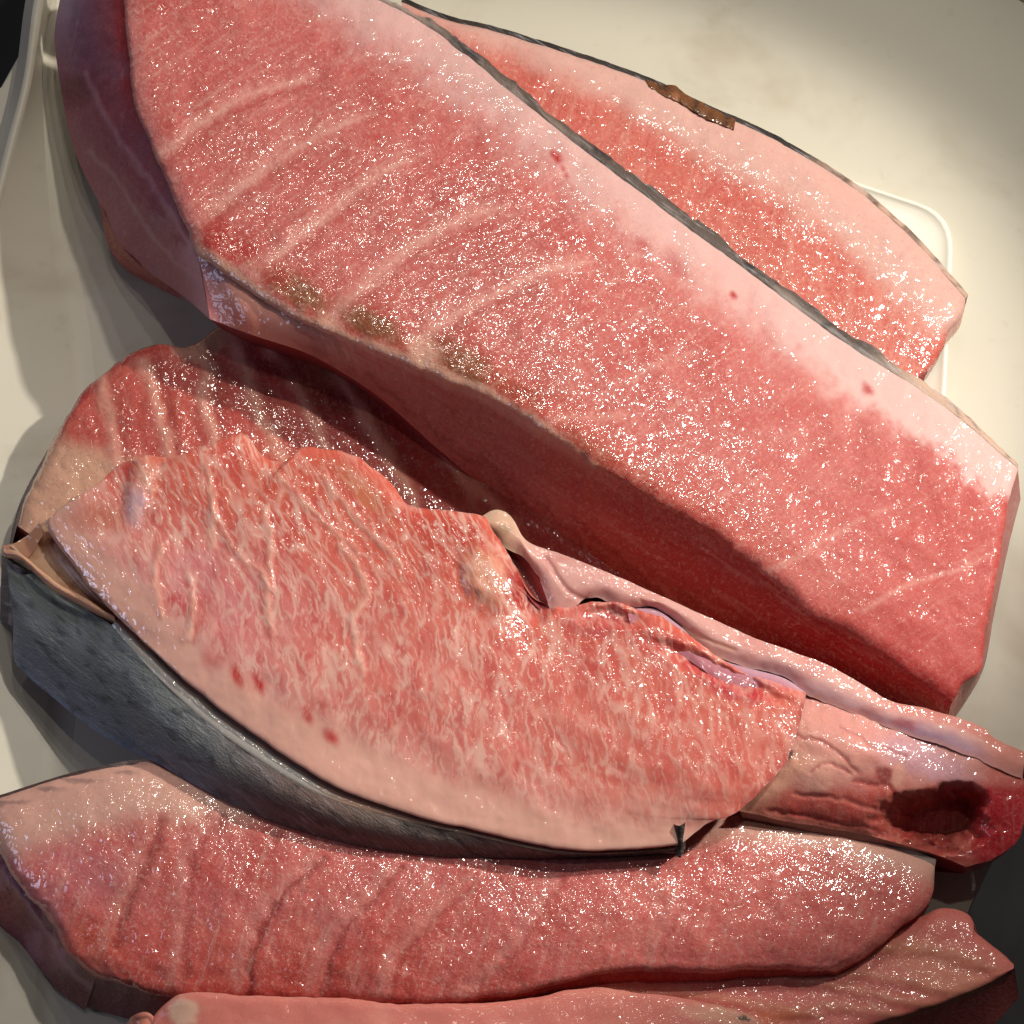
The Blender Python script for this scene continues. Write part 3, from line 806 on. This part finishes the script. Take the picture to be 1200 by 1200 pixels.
sk = wall(b5r, [(-30, 960, 6), (150, 912, 6), (300, 945, 6), (600, 990, 6), (812, 975, 6), (960, 982, 6), (1092, 1030, 6)], nv=12)
sk.fill((74, 70, 74)); flow_rot(sk, 5)
sk2 = wall(np.c_[b5r[:, :2] + [0, 1.5], b5r[:, 2] + 1.5], [(-32, 938, 44), (0, 929, 46), (100, 899, 48), (186, 890, 47), (300, 921, 47), (450, 958, 48), (600, 970, 48), (812, 957, 50), (862, 947, 52), (960, 961, 51), (1040, 985, 50), (1097, 1007, 48)], nv=5)
sk2.z -= 2 * sk2.v; sk2.py += 2.6 * sk2.v * sstep(200, 120, sk2.px); sk2.fill((104, 94, 96)); sk2.mix((150, 130, 128), 0.85 * sstep(120, 185, sk2.px) * sstep(260, 185, sk2.px)); sk2.mix((34, 32, 34), 0.9 * sstep(840, 880, sk2.px)); sk2.mix((168, 148, 142), 0.8 * sstep(1030, 1070, sk2.px))
build('skin', [sk, sk2], M_SKIN, t5)

# ---- marbled belly piece in the middle
t4 = thing('tuna_belly', (520, 780, 40), 'marbled fatty belly piece in the middle with dark skin side and rolled pink membrane', 'fish belly')
Mtop = [(158, 590, 62), (160, 548, 64), (172, 532, 65), (200, 537, 66), (232, 526, 67), (284, 509, 68), (306, 530, 68), (332, 541, 68), (352, 524, 69), (384, 527, 69), (422, 536, 70), (450, 560, 70), (480, 590, 70), (512, 597, 70), (548, 600, 71), (572, 612, 71), (596, 650, 70), (625, 700, 69), (660, 712, 68), (700, 704, 68), (742, 712, 69), (792, 732, 70), (840, 770, 70), (890, 795, 70), (945, 812, 69)]
SkinE = [(138, 724, 60), (166, 750, 62), (204, 786, 63), (244, 820, 64), (286, 852, 65), (350, 896, 66), (400, 925, 66), (480, 954, 65), (560, 974, 63), (640, 992, 61), (700, 997, 60), (760, 994, 60), (797, 990, 60)]
# left boundary of the flesh face: pocket lip; right boundary: pale septum
L4 = [(158, 590, 62), (140, 590, 61), (128, 586, 60), (100, 597, 58), (66, 605, 56), (54, 614, 55), (66, 636, 56), (86, 662, 57), (108, 692, 58), (138, 724, 60)]
R4 = [(945, 812, 69), (938, 846, 68), (924, 886, 67), (900, 918, 66), (866, 950, 63), (826, 968, 61), (797, 990, 60)]
g = patch(Mtop, SkinE, L4, R4, step=2.3, jit=(3.0, 1.0, 1.5, 2), seed=55)
m_top, m_bot, m_l, m_r = (row(g, s).copy() for s in ('top', 'bottom', 'left', 'right'))
cushion(g, 5, sides='t', r=9); cushion(g, 1.2, sides='b', r=5); cushion(g, 3, sides='l', r=6)
g.z += 4.5 * np.sin(np.pi * g.v); g.z += fbm(g.px / 80, g.py / 80, 161) * 1.6 * sstep(0.0, 0.15, 1 - g.v); bumps(g, 0.45, 26, 162)
x, y = warp(g, 10, 40, 163)
g.fill((222, 124, 114))
g.mix((226, 138, 142), 0.8 * sstep(430, 250, x + 0.3 * (y - 700)) * sstep(560, 700, y))
g.mix((218, 98, 78), 0.85 * sstep(700, 560, y - 0.32 * (x - 250)))
g.mix((210, 96, 82), 0.75 * sstep(520, 760, x) * sstep(0.75, 0.3, g.v))
g.mix((224, 128, 108), 0.6 * sstep(560, 760, x) * sstep(0.4, 0.8, g.v))
g.mix((196, 62, 62), 0.5 * sstep(0.05, 0.55, fbm(g.px / 34, g.py / 60, 164)))
x2, y2 = warp(g, 7, 20, 165)
d_s, f_s = dline(x2, y2, smooth_line([(54, 614), (86, 662), (108, 692)] + [q[:2] for q in SkinE], 6))
wf = np.interp(g.px, [40, 130, 200, 300, 400, 480, 600, 700, 800], [34, 42, 44, 42, 60, 56, 44, 34, 24])
fat = sstep(wf + 20, wf - 16, d_s)
g.mix((228, 180, 158), 0.9 * fat)
g.mix((232, 176, 168), 0.45 * sstep(wf + 60, wf, d_s))
d_r, _ = dline(*warp(g, 3, 20, 166), smooth_line(R4[:5], 6))
g.mix((176, 74, 72), 0.6 * sstep(10, 3, d_r)); g.mix((204, 84, 70), 0.4 * sstep(70, 20, d_r))
g.mix((198, 112, 90), 0.75 * blob(g, 120, 606, 40, 16, -5, None))
blob(g, 160, 590, 12, 26, 10, (216, 182, 196), 0.85)
blob(g, 172, 556, 14, 22, 10, (214, 150, 130), 0.7)
for cx, cy, rx, ry, an, c, st in [(277, 792, 6, 13, -25, (190, 24, 30), 1), (303, 800, 5, 12, -20, (194, 26, 32), 1), (360, 838, 5, 11, -20, (196, 44, 48), .9), (388, 864, 6, 10, -40, (198, 46, 50), .9), (206, 708, 16, 12, 20, (200, 62, 70), .8), (250, 770, 12, 14, 0, (196, 70, 78), .6),
        (330, 570, 40, 24, 10, (208, 84, 60), .6), (400, 556, 44, 22, 25, (204, 86, 64), .7), (430, 580, 40, 12, 45, (214, 138, 96), .5), (520, 625, 42, 26, 25, (196, 66, 46), .8), (560, 640, 30, 22, 20, (190, 58, 44), .8),
        (570, 676, 24, 34, -30, (224, 156, 130), .9), (612, 690, 22, 34, -10, (164, 40, 40), .9), (632, 700, 14, 20, 0, (140, 50, 60), .8),
        (700, 728, 36, 20, 0, (186, 70, 72), .8), (760, 752, 30, 14, 20, (184, 60, 60), .7), (860, 806, 40, 12, 20, (184, 30, 50), .9), (815, 780, 22, 8, 20, (188, 40, 54), .7), (905, 790, 42, 14, 22, (206, 130, 136), .8), (230, 660, 26, 30, 0, (226, 150, 156), .5), (220, 620, 30, 20, 40, (222, 120, 112), .5)]:
    blob(g, cx, cy, rx, ry, an, c, st, 0.8 if max(rx, ry) < 15 else 0.5, 2 if max(rx, ry) < 15 else 6, int(cx + cy))
g.z -= 9 * blob(g, 628, 700, 16, 24, -10, None, 1, .6) + 6 * blob(g, 716, 722, 34, 10, 5, None, 1, .6) + 5 * blob(g, 840, 786, 70, 10, 24, None, 1, .6)
g.z += 4 * blob(g, 570, 676, 22, 34, -30, None) + 3 * blob(g, 165, 565, 14, 40, 12, None)
for q in [[(250, 590), (262, 625), (300, 668), (320, 690)], [(310, 600), (318, 640), (312, 690), (318, 740)], [(240, 545), (250, 590), (246, 640)], [(400, 640), (430, 690), (415, 730), (425, 790)], [(330, 560), (370, 600), (420, 650)], [(380, 560), (420, 610), (470, 660)], [(190, 640), (182, 680), (190, 720)], [(225, 680), (228, 720), (220, 750)]]:
    band(g, q, 4.5, (238, 176, 156), 0.8, 5, int(q[0][0]), 0, -0.7)
    band(g, [(a + 7, b + 2) for a, b in q], 4, (200, 78, 74), 0.5, 5, int(q[0][0]) + 1)
g.marb = 0.95 * (1 - 0.9 * fat) * np.interp(g.px, [100, 180, 560, 760, 950], [0.6, 1, 1, 0.75, 0.5])
g.marb *= 1 - 0.5 * blob(g, 400, 550, 90, 26, 20, None)
g.wet = 0.14 + 0.3 * sstep(650, 540, g.py - 0.2 * g.px) + 0.35 * blob(g, 720, 760, 120, 40, 20, None) + 0.8 * fat * sstep(260, 120, g.px) + 0.2 * sstep(300, 180, g.px)
# fibre direction: leaning at the top, upright lower down
lean = np.interp(g.py, [520, 700, 950], [0.75, 0.25, 0.0]); acc = np.interp(g.py, [520, 700, 800, 950], [0, 90, 106, 110])
g.fx = (g.px - acc - 0.12 * (g.px - 500) * (g.py - 700) / 300) / 10.0; g.fy = g.py / 10.0
build('flesh', [g], M_WORM, t4)

# silver edge and dark skin side
Sil = [(131, 733, 57), (156, 762, 60), (191, 800, 61), (230, 836, 62), (272, 869, 63), (338, 912, 64), (392, 938, 64), (478, 963, 63), (560, 981, 61), (640, 998, 59), (700, 1001, 58), (760, 998, 58), (797, 995, 58)]
Sil = [(a, b, c_ + 6.0) for a, b, c_ in Sil]
m_bot = m_bot + np.array([0, 0, 1.2])
sl = wall(m_bot, Sil, nv=8)
sl.z += 1.5 * np.sin(np.pi * sl.v)
sl.fill((178, 176, 174)); sl.mix((220, 188, 168), 0.8 * sstep(0.4, 0.1, sl.v + 0.3 * fbm(sl.px / 9, sl.py / 9, 171))); sl.mix((214, 166, 140), 0.85 * sstep(350, 420, sl.px)); sl.mix((90, 86, 86), 0.8 * sstep(0.85, 1.0, sl.v) * sstep(0, 60, sl.px - 150))
sl.wet[:] = 0.6; sl.marb[:] = 0.2
build('silver_edge', [sl], M_FAT, t4, 'silvery rim of fat between the flesh and the skin')
Low = [(18, 742, 34), (15, 760, 31), (22, 782, 29), (58, 814, 29), (108, 854, 32), (150, 878, 38), (182, 893, 46), (250, 931, 51), (330, 966, 53), (420, 991, 54), (520, 1004, 54), (600, 1006, 54), (660, 1006, 54), (740, 1004, 54), (797, 1000, 54)]
sk = patch([(6, 650, 50), (34, 668, 52), (66, 692, 54), (100, 714, 56)] + Sil, Low, step=2.5)
sk.z += 6.0 * np.sin(np.pi * sk.v) * sstep(700, 300, sk.px); bumps(sk, 0.9, 40, 172)
sk.fill((116, 121, 124))
sk.mix((112, 86, 80), 0.9 * sstep(200, 380, sk.px)); sk.mix((108, 116, 108), 0.8 * sstep(0.5, 0.1, sk.v) * sstep(220, 120, sk.px))
sk.mix((104, 114, 138), 0.7 * sstep(0.45, 0.95, sk.v) * sstep(330, 200, sk.px)); sk.mix((120, 140, 176), 0.6 * sstep(0.93, 1.0, sk.v) * sstep(300, 220, sk.px))
sk.mix((128, 116, 110), 0.6 * sstep(380, 480, sk.px) * sstep(0.7, 0.4, sk.v)); sk.mix((28, 28, 30), 0.9 * sstep(630, 680, sk.px))
flow_rot(sk, 37)
build('skin', [sk], M_SKIN, t4)
# end of skin turned up at the left tip, with tan pocket behind it
pk = patch([(54, 614, 55), (66, 636, 56), (86, 662, 57), (108, 692, 58), (138, 724, 60)], [(12, 640, 57), (40, 662, 58), (72, 688, 59), (100, 706, 60), (136, 724, 60)], step=2.0, seed=60)
pk.z -= 3.0 * np.sin(np.pi * pk.v) ** 2 * np.sin(np.pi * np.clip(pk.u, 0, 1)); 
pk.fill((222, 178, 146)); pk.mix((170, 112, 84), 0.5 * sstep(0, 0.5, fbm(pk.px / 14, pk.py / 14, 173))); pk.wet[:] = 0.1
fl = patch([(2, 640, 56), (28, 632, 58), (46, 612, 62)], [(4, 650, 54), (30, 656, 58), (52, 624, 62)], step=1.5, nv=8, seed=61)
fl.fill((198, 142, 112)); fl.wet[:] = 0.3
edge_t = [(4, 644, 56), (24, 648, 59), (60, 678, 62), (96, 700, 64), (134, 722, 65)]
ed = patch(edge_t, [(8, 654, 52), (28, 660, 56), (60, 690, 58), (98, 712, 60), (136, 732, 60)], step=1.6, nv=9, jit=(1.5, 1.0, 0, 0), seed=62)
ed.z += 2.5 * np.sin(np.pi * ed.v); ed.fill((212, 160, 130)); ed.wet[:] = 0.4
build('peeled_flap', [pk, fl, ed], M_FAT, t4, 'tan flap of skin peeled away from the left tip')
cu = patch([(2, 650, 50), (22, 664, 50), (40, 672, 52)], [(0, 726, 18), (14, 734, 18), (22, 740, 20)], step=2.0, seed=63)
cu.z += 5 * np.sin(np.pi * cu.u); cu.fill((92, 84, 92)); cu.mix((150, 140, 148), sstep(0.35, 0.5, cu.u) * sstep(0.7, 0.55, cu.u)); cu.mix((56, 46, 46), sstep(0.66, 0.8, cu.u)); flow_rot(cu, 10)
build('skin_curl', [cu], M_SKIN, t4)
# right end: collar with hollow
TopC = [(945, 812, 70), (985, 827, 70), (1040, 848, 68.5), (1075, 861, 67.5), (1105, 871, 67), (1146, 886, 65), (1198, 908, 60)]
BotC = [(866, 950, 63), (920, 962, 60), (1000, 976, 56), (1060, 990, 52), (1104, 1004, 48), (1132, 1016, 46)]
RC = [(1196, 906, 58), (1202, 940, 58), (1196, 982, 54), (1166, 1006, 50), (1132, 1016, 46)]
c = patch(TopC, BotC, [tuple(q) for q in m_r[: int(len(m_r) * 0.68)]][::8] + [(866, 950, 63)], RC, step=2.2, jit=(0, 1.0, 0, 2.5), seed=65)
c_t, c_b, c_r = row(c, 'top').copy(), row(c, 'bottom').copy(), row(c, 'right').copy()
bumps(c, 1.0, 44, 181); bumps(c, 0.25, 16, 182)
c.fill((196, 84, 76))
c.mix((212, 130, 112), 0.6 * sstep(0, 0.6, fbm(c.px / 22, c.py / 22, 183)))
c.z += 4.5 * blob(c, 970, 880, 50, 34, 20, None, 1, .9, 3) + 3 * blob(c, 1010, 870, 64, 22, 20, None, 1, .9, 3)
c.mix((224, 156, 148), 0.9 * sstep(0.12, -0.12, c.v - np.interp(c.px, [930, 960, 1030, 1060, 1100, 1160, 1200], [0.7, 0.66, 0.45, 0.42, 0.36, 0.26, 0.12]) + 0.1 * fbm(c.px / 16, c.py / 16, 186)))
blob(c, 966, 872, 50, 36, 35, (226, 158, 146), .95, .3, 5)
blob(c, 1020, 868, 64, 22, 20, (220, 150, 142), .9, .35, 5)
blob(c, 1085, 892, 56, 20, 22, (202, 150, 166), .85, .5, 5)
blob(c, 955, 905, 22, 18, 60, (228, 166, 150), .9, .3, 6)
band(c, [(934, 892), (905, 925), (868, 950)], 12, (226, 166, 144), .95, 3, 184)
blob(c, 1036, 908, 11, 9, 0, (150, 30, 36), .9, .5, 3); blob(c, 1053, 906, 7, 15, 12, (226, 162, 146), .9, .3, 3)
blob(c, 985, 948, 64, 18, 8, (182, 70, 64), .6, .5, 5)
c.z += 6 * np.sin(np.pi * c.v) * sstep(0.9, 0.4, c.u)
hole = blob(c, 1094, 960, 54, 30, 0, None, 1, .8, 3)
c.z -= 32 * np.clip(blob(c, 1090, 964, 46, 24, 6, None, 1, .7, 6) + blob(c, 1120, 948, 26, 20, -20, None, 1, .7, 6), 0, 1)
c.mix((140, 18, 22), 0.8 * hole)
for q_, w_, cl_ in [([(936, 862), (962, 868), (990, 888), (1004, 902)], 2.2, (176, 78, 76)), ([(950, 905), (972, 896), (996, 908)], 2.0, (182, 84, 80)), ([(985, 852), (1030, 876), (1062, 886)], 2.2, (188, 104, 104)), ([(930, 930), (980, 935), (1030, 950)], 3, (206, 110, 100)), ([(900, 950), (960, 960), (1040, 975)], 2.5, (150, 44, 44)), ([(1000, 915), (1040, 922), (1070, 940)], 3, (150, 34, 36)), ([(1110, 925), (1150, 940), (1180, 975)], 3, (214, 60, 70)), ([(1060, 990), (1100, 992), (1140, 1000)], 3, (120, 8, 20))]:
    band(c, q_, w_, cl_, 0.75, 4, int(q_[0][0]) + 500, 0, 0.6)
blob(c, 926, 884, 4, 6, 20, (50, 40, 40), .9, .5, 2)
c.mix((190, 8, 36), 0.95 * sstep(1120, 1160, c.px + 6 * fbm(c.px / 12, c.py / 12, 185)) * sstep(905, 930, c.py))
c.mix((214, 100, 90), 0.8 * blob(c, 1180, 905, 24, 16, 0, None))
d_c, _ = dline(c.px, c.py, BotC); c.mix((190, 120, 106), .6 * sstep(9, 3, d_c) * sstep(1100, 1000, c.px))
c.marb[:] = 0.4; c.wet = 0.3 + 0.3 * sstep(1100, 1170, c.px)
build('collar_end', [c], M_GRAIN, t4, 'raw right end with a dark red hollow')
# rolled membrane along the upper edge
RolT = [(566, 604, 73), (582, 597, 74), (600, 606, 74), (616, 632, 75), (640, 644, 75), (667, 653, 75), (715, 672, 75), (763, 693, 76), (833, 725, 76), (883, 747, 76), (947, 770, 76), (985, 787, 75), (1025, 811, 74), (1046, 822, 73), (1095, 833, 71), (1147, 850, 68), (1167, 866, 66), (1202, 882, 63)]
RolB = [(572, 622, 71), (590, 642, 72), (612, 652, 72), (630, 676, 72), (650, 722, 70), (672, 712, 71), (693, 700, 72), (730, 712, 72), (767, 713, 73), (797, 733, 73), (833, 766, 73), (870, 780, 73), (917, 793, 73), (951, 816, 72), (1007, 840, 71), (1067, 862, 69), (1102, 874, 68), (1144, 890, 66), (1198, 912, 61)]
m = patch(RolT, RolB, None, None, step=2.2, jit=(1.0, 2.5, 0, 0), seed=68)
thick = np.interp(m.px, [570, 640, 760, 950, 1180], [2.5, 2.5, 2.5, 2.5, 1.0])
m.z += thick * np.sin(np.pi * np.clip(m.v, 0, 1)) ** 1.4; bumps(m, 0.5, 50, 191); bumps(m, 0.25, 14, 192)
m.fill((228, 172, 166)); m.mix((222, 180, 192), 0.7 * sstep(0.3, 0.8, m.v) * sstep(820, 960, m.px))
m.mix((214, 140, 136), 0.6 * sstep(0, 0.6, fbm(m.px / 40, m.py / 20, 193))); m.mix((226, 190, 160), 0.8 * sstep(640, 590, m.px))
m.mix((214, 120, 110), 0.7 * sstep(1020, 1060, m.px) * sstep(0.45, 0.2, m.v)); m.mix((180, 150, 186), 0.7 * blob(m, 1095, 875, 60, 18, 20, None)); m.mix((220, 140, 126), 0.8 * sstep(1130, 1175, m.px)); m.mix((224, 156, 148), 0.7 * sstep(0.75, 1.0, m.v) * sstep(930, 960, m.px))
band(m, [(640, 655), (665, 690), (690, 705)], 3, (206, 140, 136), .6, 2, 194, 0, 1.0); band(m, [(750, 705), (800, 735), (860, 762)], 2.5, (214, 160, 130), .6, 2, 195, 0, .6)
m.mix((200, 60, 70), 0.5 * blob(m, 1060, 850, 16, 5, 20, None)); m.mix((150, 120, 90), 0.5 * blob(m, 590, 622, 9, 6, 0, None))
m.marb[:] = 0.1; m.wet[:] = 0.35; flow_rot(m, -65)
r_t = row(m, 'top').copy()
bk = wall(r_t, [(566, 640, 30), (700, 720, 20), (900, 810, 14), (1060, 872, 14), (1150, 900, 20), (1200, 920, 30)], nv=16)
bk.fill((214, 140, 130)); bk.wet[:] = 0.2
build('rolled_membrane', [m, bk], M_FAT, t4)
# thin purple sheet under the roll
pu = patch([(735, 714, 72), (767, 714, 73), (797, 734, 73), (833, 767, 73), (870, 781, 73), (917, 794, 73), (945, 812, 72)], [(738, 730, 75), (757, 747, 75), (817, 780, 76), (850, 806, 76), (883, 821, 75), (915, 823, 74), (940, 817, 72)], step=2.0, jit=(0, 2, 0, 0), seed=70)
pu.z += 1.5 * np.sin(np.pi * pu.v); bumps(pu, 0.8, 20, 196)
pu.fill((186, 116, 132)); pu.mix((210, 168, 190), 0.7 * sstep(0.4, 0.0, pu.v)); pu.wet[:] = 0.35
pit = patch([(572, 622, 71), (590, 642, 71), (612, 652, 71), (630, 676, 71), (650, 722, 69)], [(560, 618, 71), (586, 652, 70), (612, 690, 69), (630, 712, 69), (652, 730, 70)], step=2.0, seed=71); pit.z -= 6 * np.sin(np.pi * pit.v) * np.sin(np.pi * pit.u); pit.fill((150, 60, 72)); pit.mix((184, 92, 104), 0.8 * sstep(0.5, 0.1, pit.v)); pit.wet[:] = 0.3
build('purple_film', [pu, pit], M_FAT, t4)
# back of the flesh, underside, right rim
bk2 = wall(m_top, [(150, 640, 44), (300, 585, 44), (480, 640, 42), (600, 680, 36), (760, 745, 30), (945, 840, 30)], nv=10); bk2.fill((196, 100, 86)); bk2.marb[:] = 0.4
cr = wall(c_r, [(1194, 940, 18), (1198, 955, 18), (1186, 990, 20), (1160, 1012, 20), (1128, 1024, 20)], nv=8); cr.fill((170, 18, 34)); cr.wet[:] = 0.4
cb = wall(c_b, [(870, 958, 55), (1000, 986, 50), (1060, 1004, 34), (1128, 1024, 20)], nv=6); cb.fill((150, 100, 92)); cb.mix((150, 20, 30), sstep(1080, 1110, cb.px))
low = row(sk, 'bottom')[::6]; un = wall(low, [(90, 690, 30), (300, 620, 44), (600, 700, 40), (800, 800, 30), (945, 860, 22)], nv=12); un2 = patch([(945, 860, 22), (1194, 940, 18)], [(797, 996, 50), (1128, 1024, 20)], step=10); un2.fill((150, 30, 36)); un.fill((150, 80, 76))
build('side', [bk2, cr, cb, un, un2], M_GRAIN, t4)
# black fin stub and torn dark edge near the middle bottom
fs = patch([(787, 964, 70), (796, 968, 73), (805, 962, 71)], [(792, 1002, 64), (798, 1005, 65), (803, 994, 65)], step=1.2, jit=(1, 1, 0.6, 0.6), seed=72)
fs.z += 2 * np.sin(np.pi * fs.u); fs.fill((24, 24, 24)); fs.mix((70, 70, 66), sstep(.2, .6, fbm(fs.px / 4, fs.py / 10, 198)))
fs2 = patch([(655, 1000, 61), (700, 996, 62), (750, 993, 62), (796, 990, 62)], [(650, 1005, 58), (700, 1004, 58), (752, 1000, 59), (798, 1000, 60)], step=1.4, jit=(2, 1, 0, 0), seed=74); fs2.z += 1.5 * np.sin(np.pi * fs2.v); fs2.fill((30, 30, 30))
build('fin_stub', [fs], M_SKIN, t4); build('torn_skin', [fs2], M_SKIN, t4)

# ---- loin at the lower right corner
t6 = thing('tuna_loin', (1000, 1140, 0), 'dull pink tuna loin with pale seams in the lower right corner', 'fish loin')
B6 = [(560, 1150, 26), (700, 1130, 28), (860, 1120, 30), (980, 1110, 32), (1050, 1086, 34), (1090, 1069, 35), (1112, 1064, 36), (1132, 1068, 37), (1141, 1080, 38), (1144, 1091, 38), (1168, 1112, 38), (1188, 1130, 38)]
F6 = [(560, 1250, 36), (700, 1250, 38), (840, 1250, 40), (960, 1220, 40), (1060, 1190, 40), (1120, 1170, 40), (1162, 1152, 40), (1188, 1136, 38)]
g = patch(B6, F6, None, None, step=2.5, jit=(2, 0, 0, 0), seed=76)
b6r, f6r = row(g, 'top').copy(), row(g, 'bottom').copy()
cushion(g, 4, sides='tb', r=10); bumps(g, 1.4, 60, 201); bumps(g, 0.3, 18, 202)
g.fill((220, 120, 112)); g.mix((226, 150, 124), 0.7 * blob(g, 1110, 1140, 70, 26, 24, None)); g.mix((172, 58, 60), 0.6 * sstep(.5, .2, g.v) * sstep(1000, 880, g.px))
for j, q in enumerate([[(700, 1160), (800, 1162), (900, 1180), (960, 1190)], [(860, 1140), (960, 1150), (1060, 1172), (1120, 1180)], [(980, 1138), (1060, 1150), (1150, 1170)], [(1020, 1110), (1090, 1112), (1170, 1136)], [(900, 1192), (980, 1178), (1050, 1190)]]):
    band(g, q, 6, (206, 136, 108), .6, 5, 210 + j, 0, -0.6); band(g, [(a, b + 11) for a, b in q], 5, (164, 62, 58), .4, 5, 220 + j, 0, 0.4)
blob(g, 908, 1192, 32, 10, 0, (218, 120, 88), .8); g.marb[:] = 0.35; g.wet[:] = 0.12; flow_rot(g, -70)
build('flesh', [g], M_GRAIN, t6)
f = wall(f6r, [(560, 1290, 2), (840, 1290, 2), (1060, 1240, 2), (1150, 1210, 2), (1194, 1170, 2)], nv=18); f.fill((206, 98, 96)); f.mix((190, 140, 100), .6 * sstep(.15, .0, f.v)); f.marb[:] = .5; f.wet[:] = .3
b = wall(b6r, [(560, 1170, 2), (980, 1130, 2), (1110, 1082, 2), (1150, 1110, 2), (1194, 1170, 2)], nv=8); b.fill((170, 70, 66))
build('side', [f, b], M_GRAIN, t6)

# ---- smooth strip along the bottom edge
t7 = thing('tuna_strip', (520, 1190, 10), 'smooth pink strip of fish with whitish fat tip, cut off by the bottom edge', 'fish strip')
B7 = [(172, 1206, 50), (186, 1184, 52), (200, 1172, 54), (216, 1163, 56), (244, 1162, 57), (300, 1167, 57), (400, 1169, 56), (480, 1177, 55), (600, 1172, 52), (690, 1158, 50), (760, 1164, 50), (840, 1177, 50), (884, 1190, 50), (900, 1206, 49)]
F7 = [(172, 1280, 52), (300, 1280, 58), (500, 1280, 58), (700, 1280, 54), (900, 1280, 50)]
g = patch(B7, F7, None, None, step=2.5, jit=(1.5, 0, 0, 0), seed=78)
b7r, f7r = row(g, 'top').copy(), row(g, 'bottom').copy()
cushion(g, 1.5, sides='tlr', r=5); bumps(g, 1.2, 60, 231)
g.fill((208, 120, 110)); g.mix((218, 142, 128), .5 * sstep(0, .6, fbm(g.px / 50, g.py / 20, 232)))
blob(g, 216, 1188, 17, 16, 0, (226, 186, 164), .95, .3); blob(g, 846, 1190, 44, 10, 8, (222, 168, 144), .8)
blob(g, 871, 1192, 7, 3, 10, (40, 30, 28), .9, .4); blob(g, 808, 1167, 5, 2, 20, (70, 30, 34), .7)
g.marb[:] = .12; g.wet[:] = .14; flow_rot(g, -80)
build('flesh', [g], M_FAT, t7)
b = wall(b7r, [(178, 1220, 6), (240, 1190, 6), (480, 1200, 6), (690, 1180, 6), (890, 1220, 6)], nv=12); b.fill((180, 88, 80))
f = wall(f7r, [(172, 1300, 6), (900, 1300, 6)], nv=6); f.fill((180, 88, 80))
build('side', [b, f], M_FAT, t7)
cl = patch([(148, 1200, 46), (156, 1190, 48), (172, 1186, 49), (186, 1196, 48)], [(148, 1240, 44), (160, 1240, 46), (174, 1240, 47), (190, 1240, 46)], step=1.6, seed=80)
cl.z += 6 * np.sin(np.pi * cl.u); cl.fill((196, 120, 104)); band(cl, [(160, 1194), (174, 1192), (180, 1204)], 2, (84, 44, 40), .8, 1, 240); cl.wet[:] = .4
build('curled_tip', [cl], M_FAT, t7)
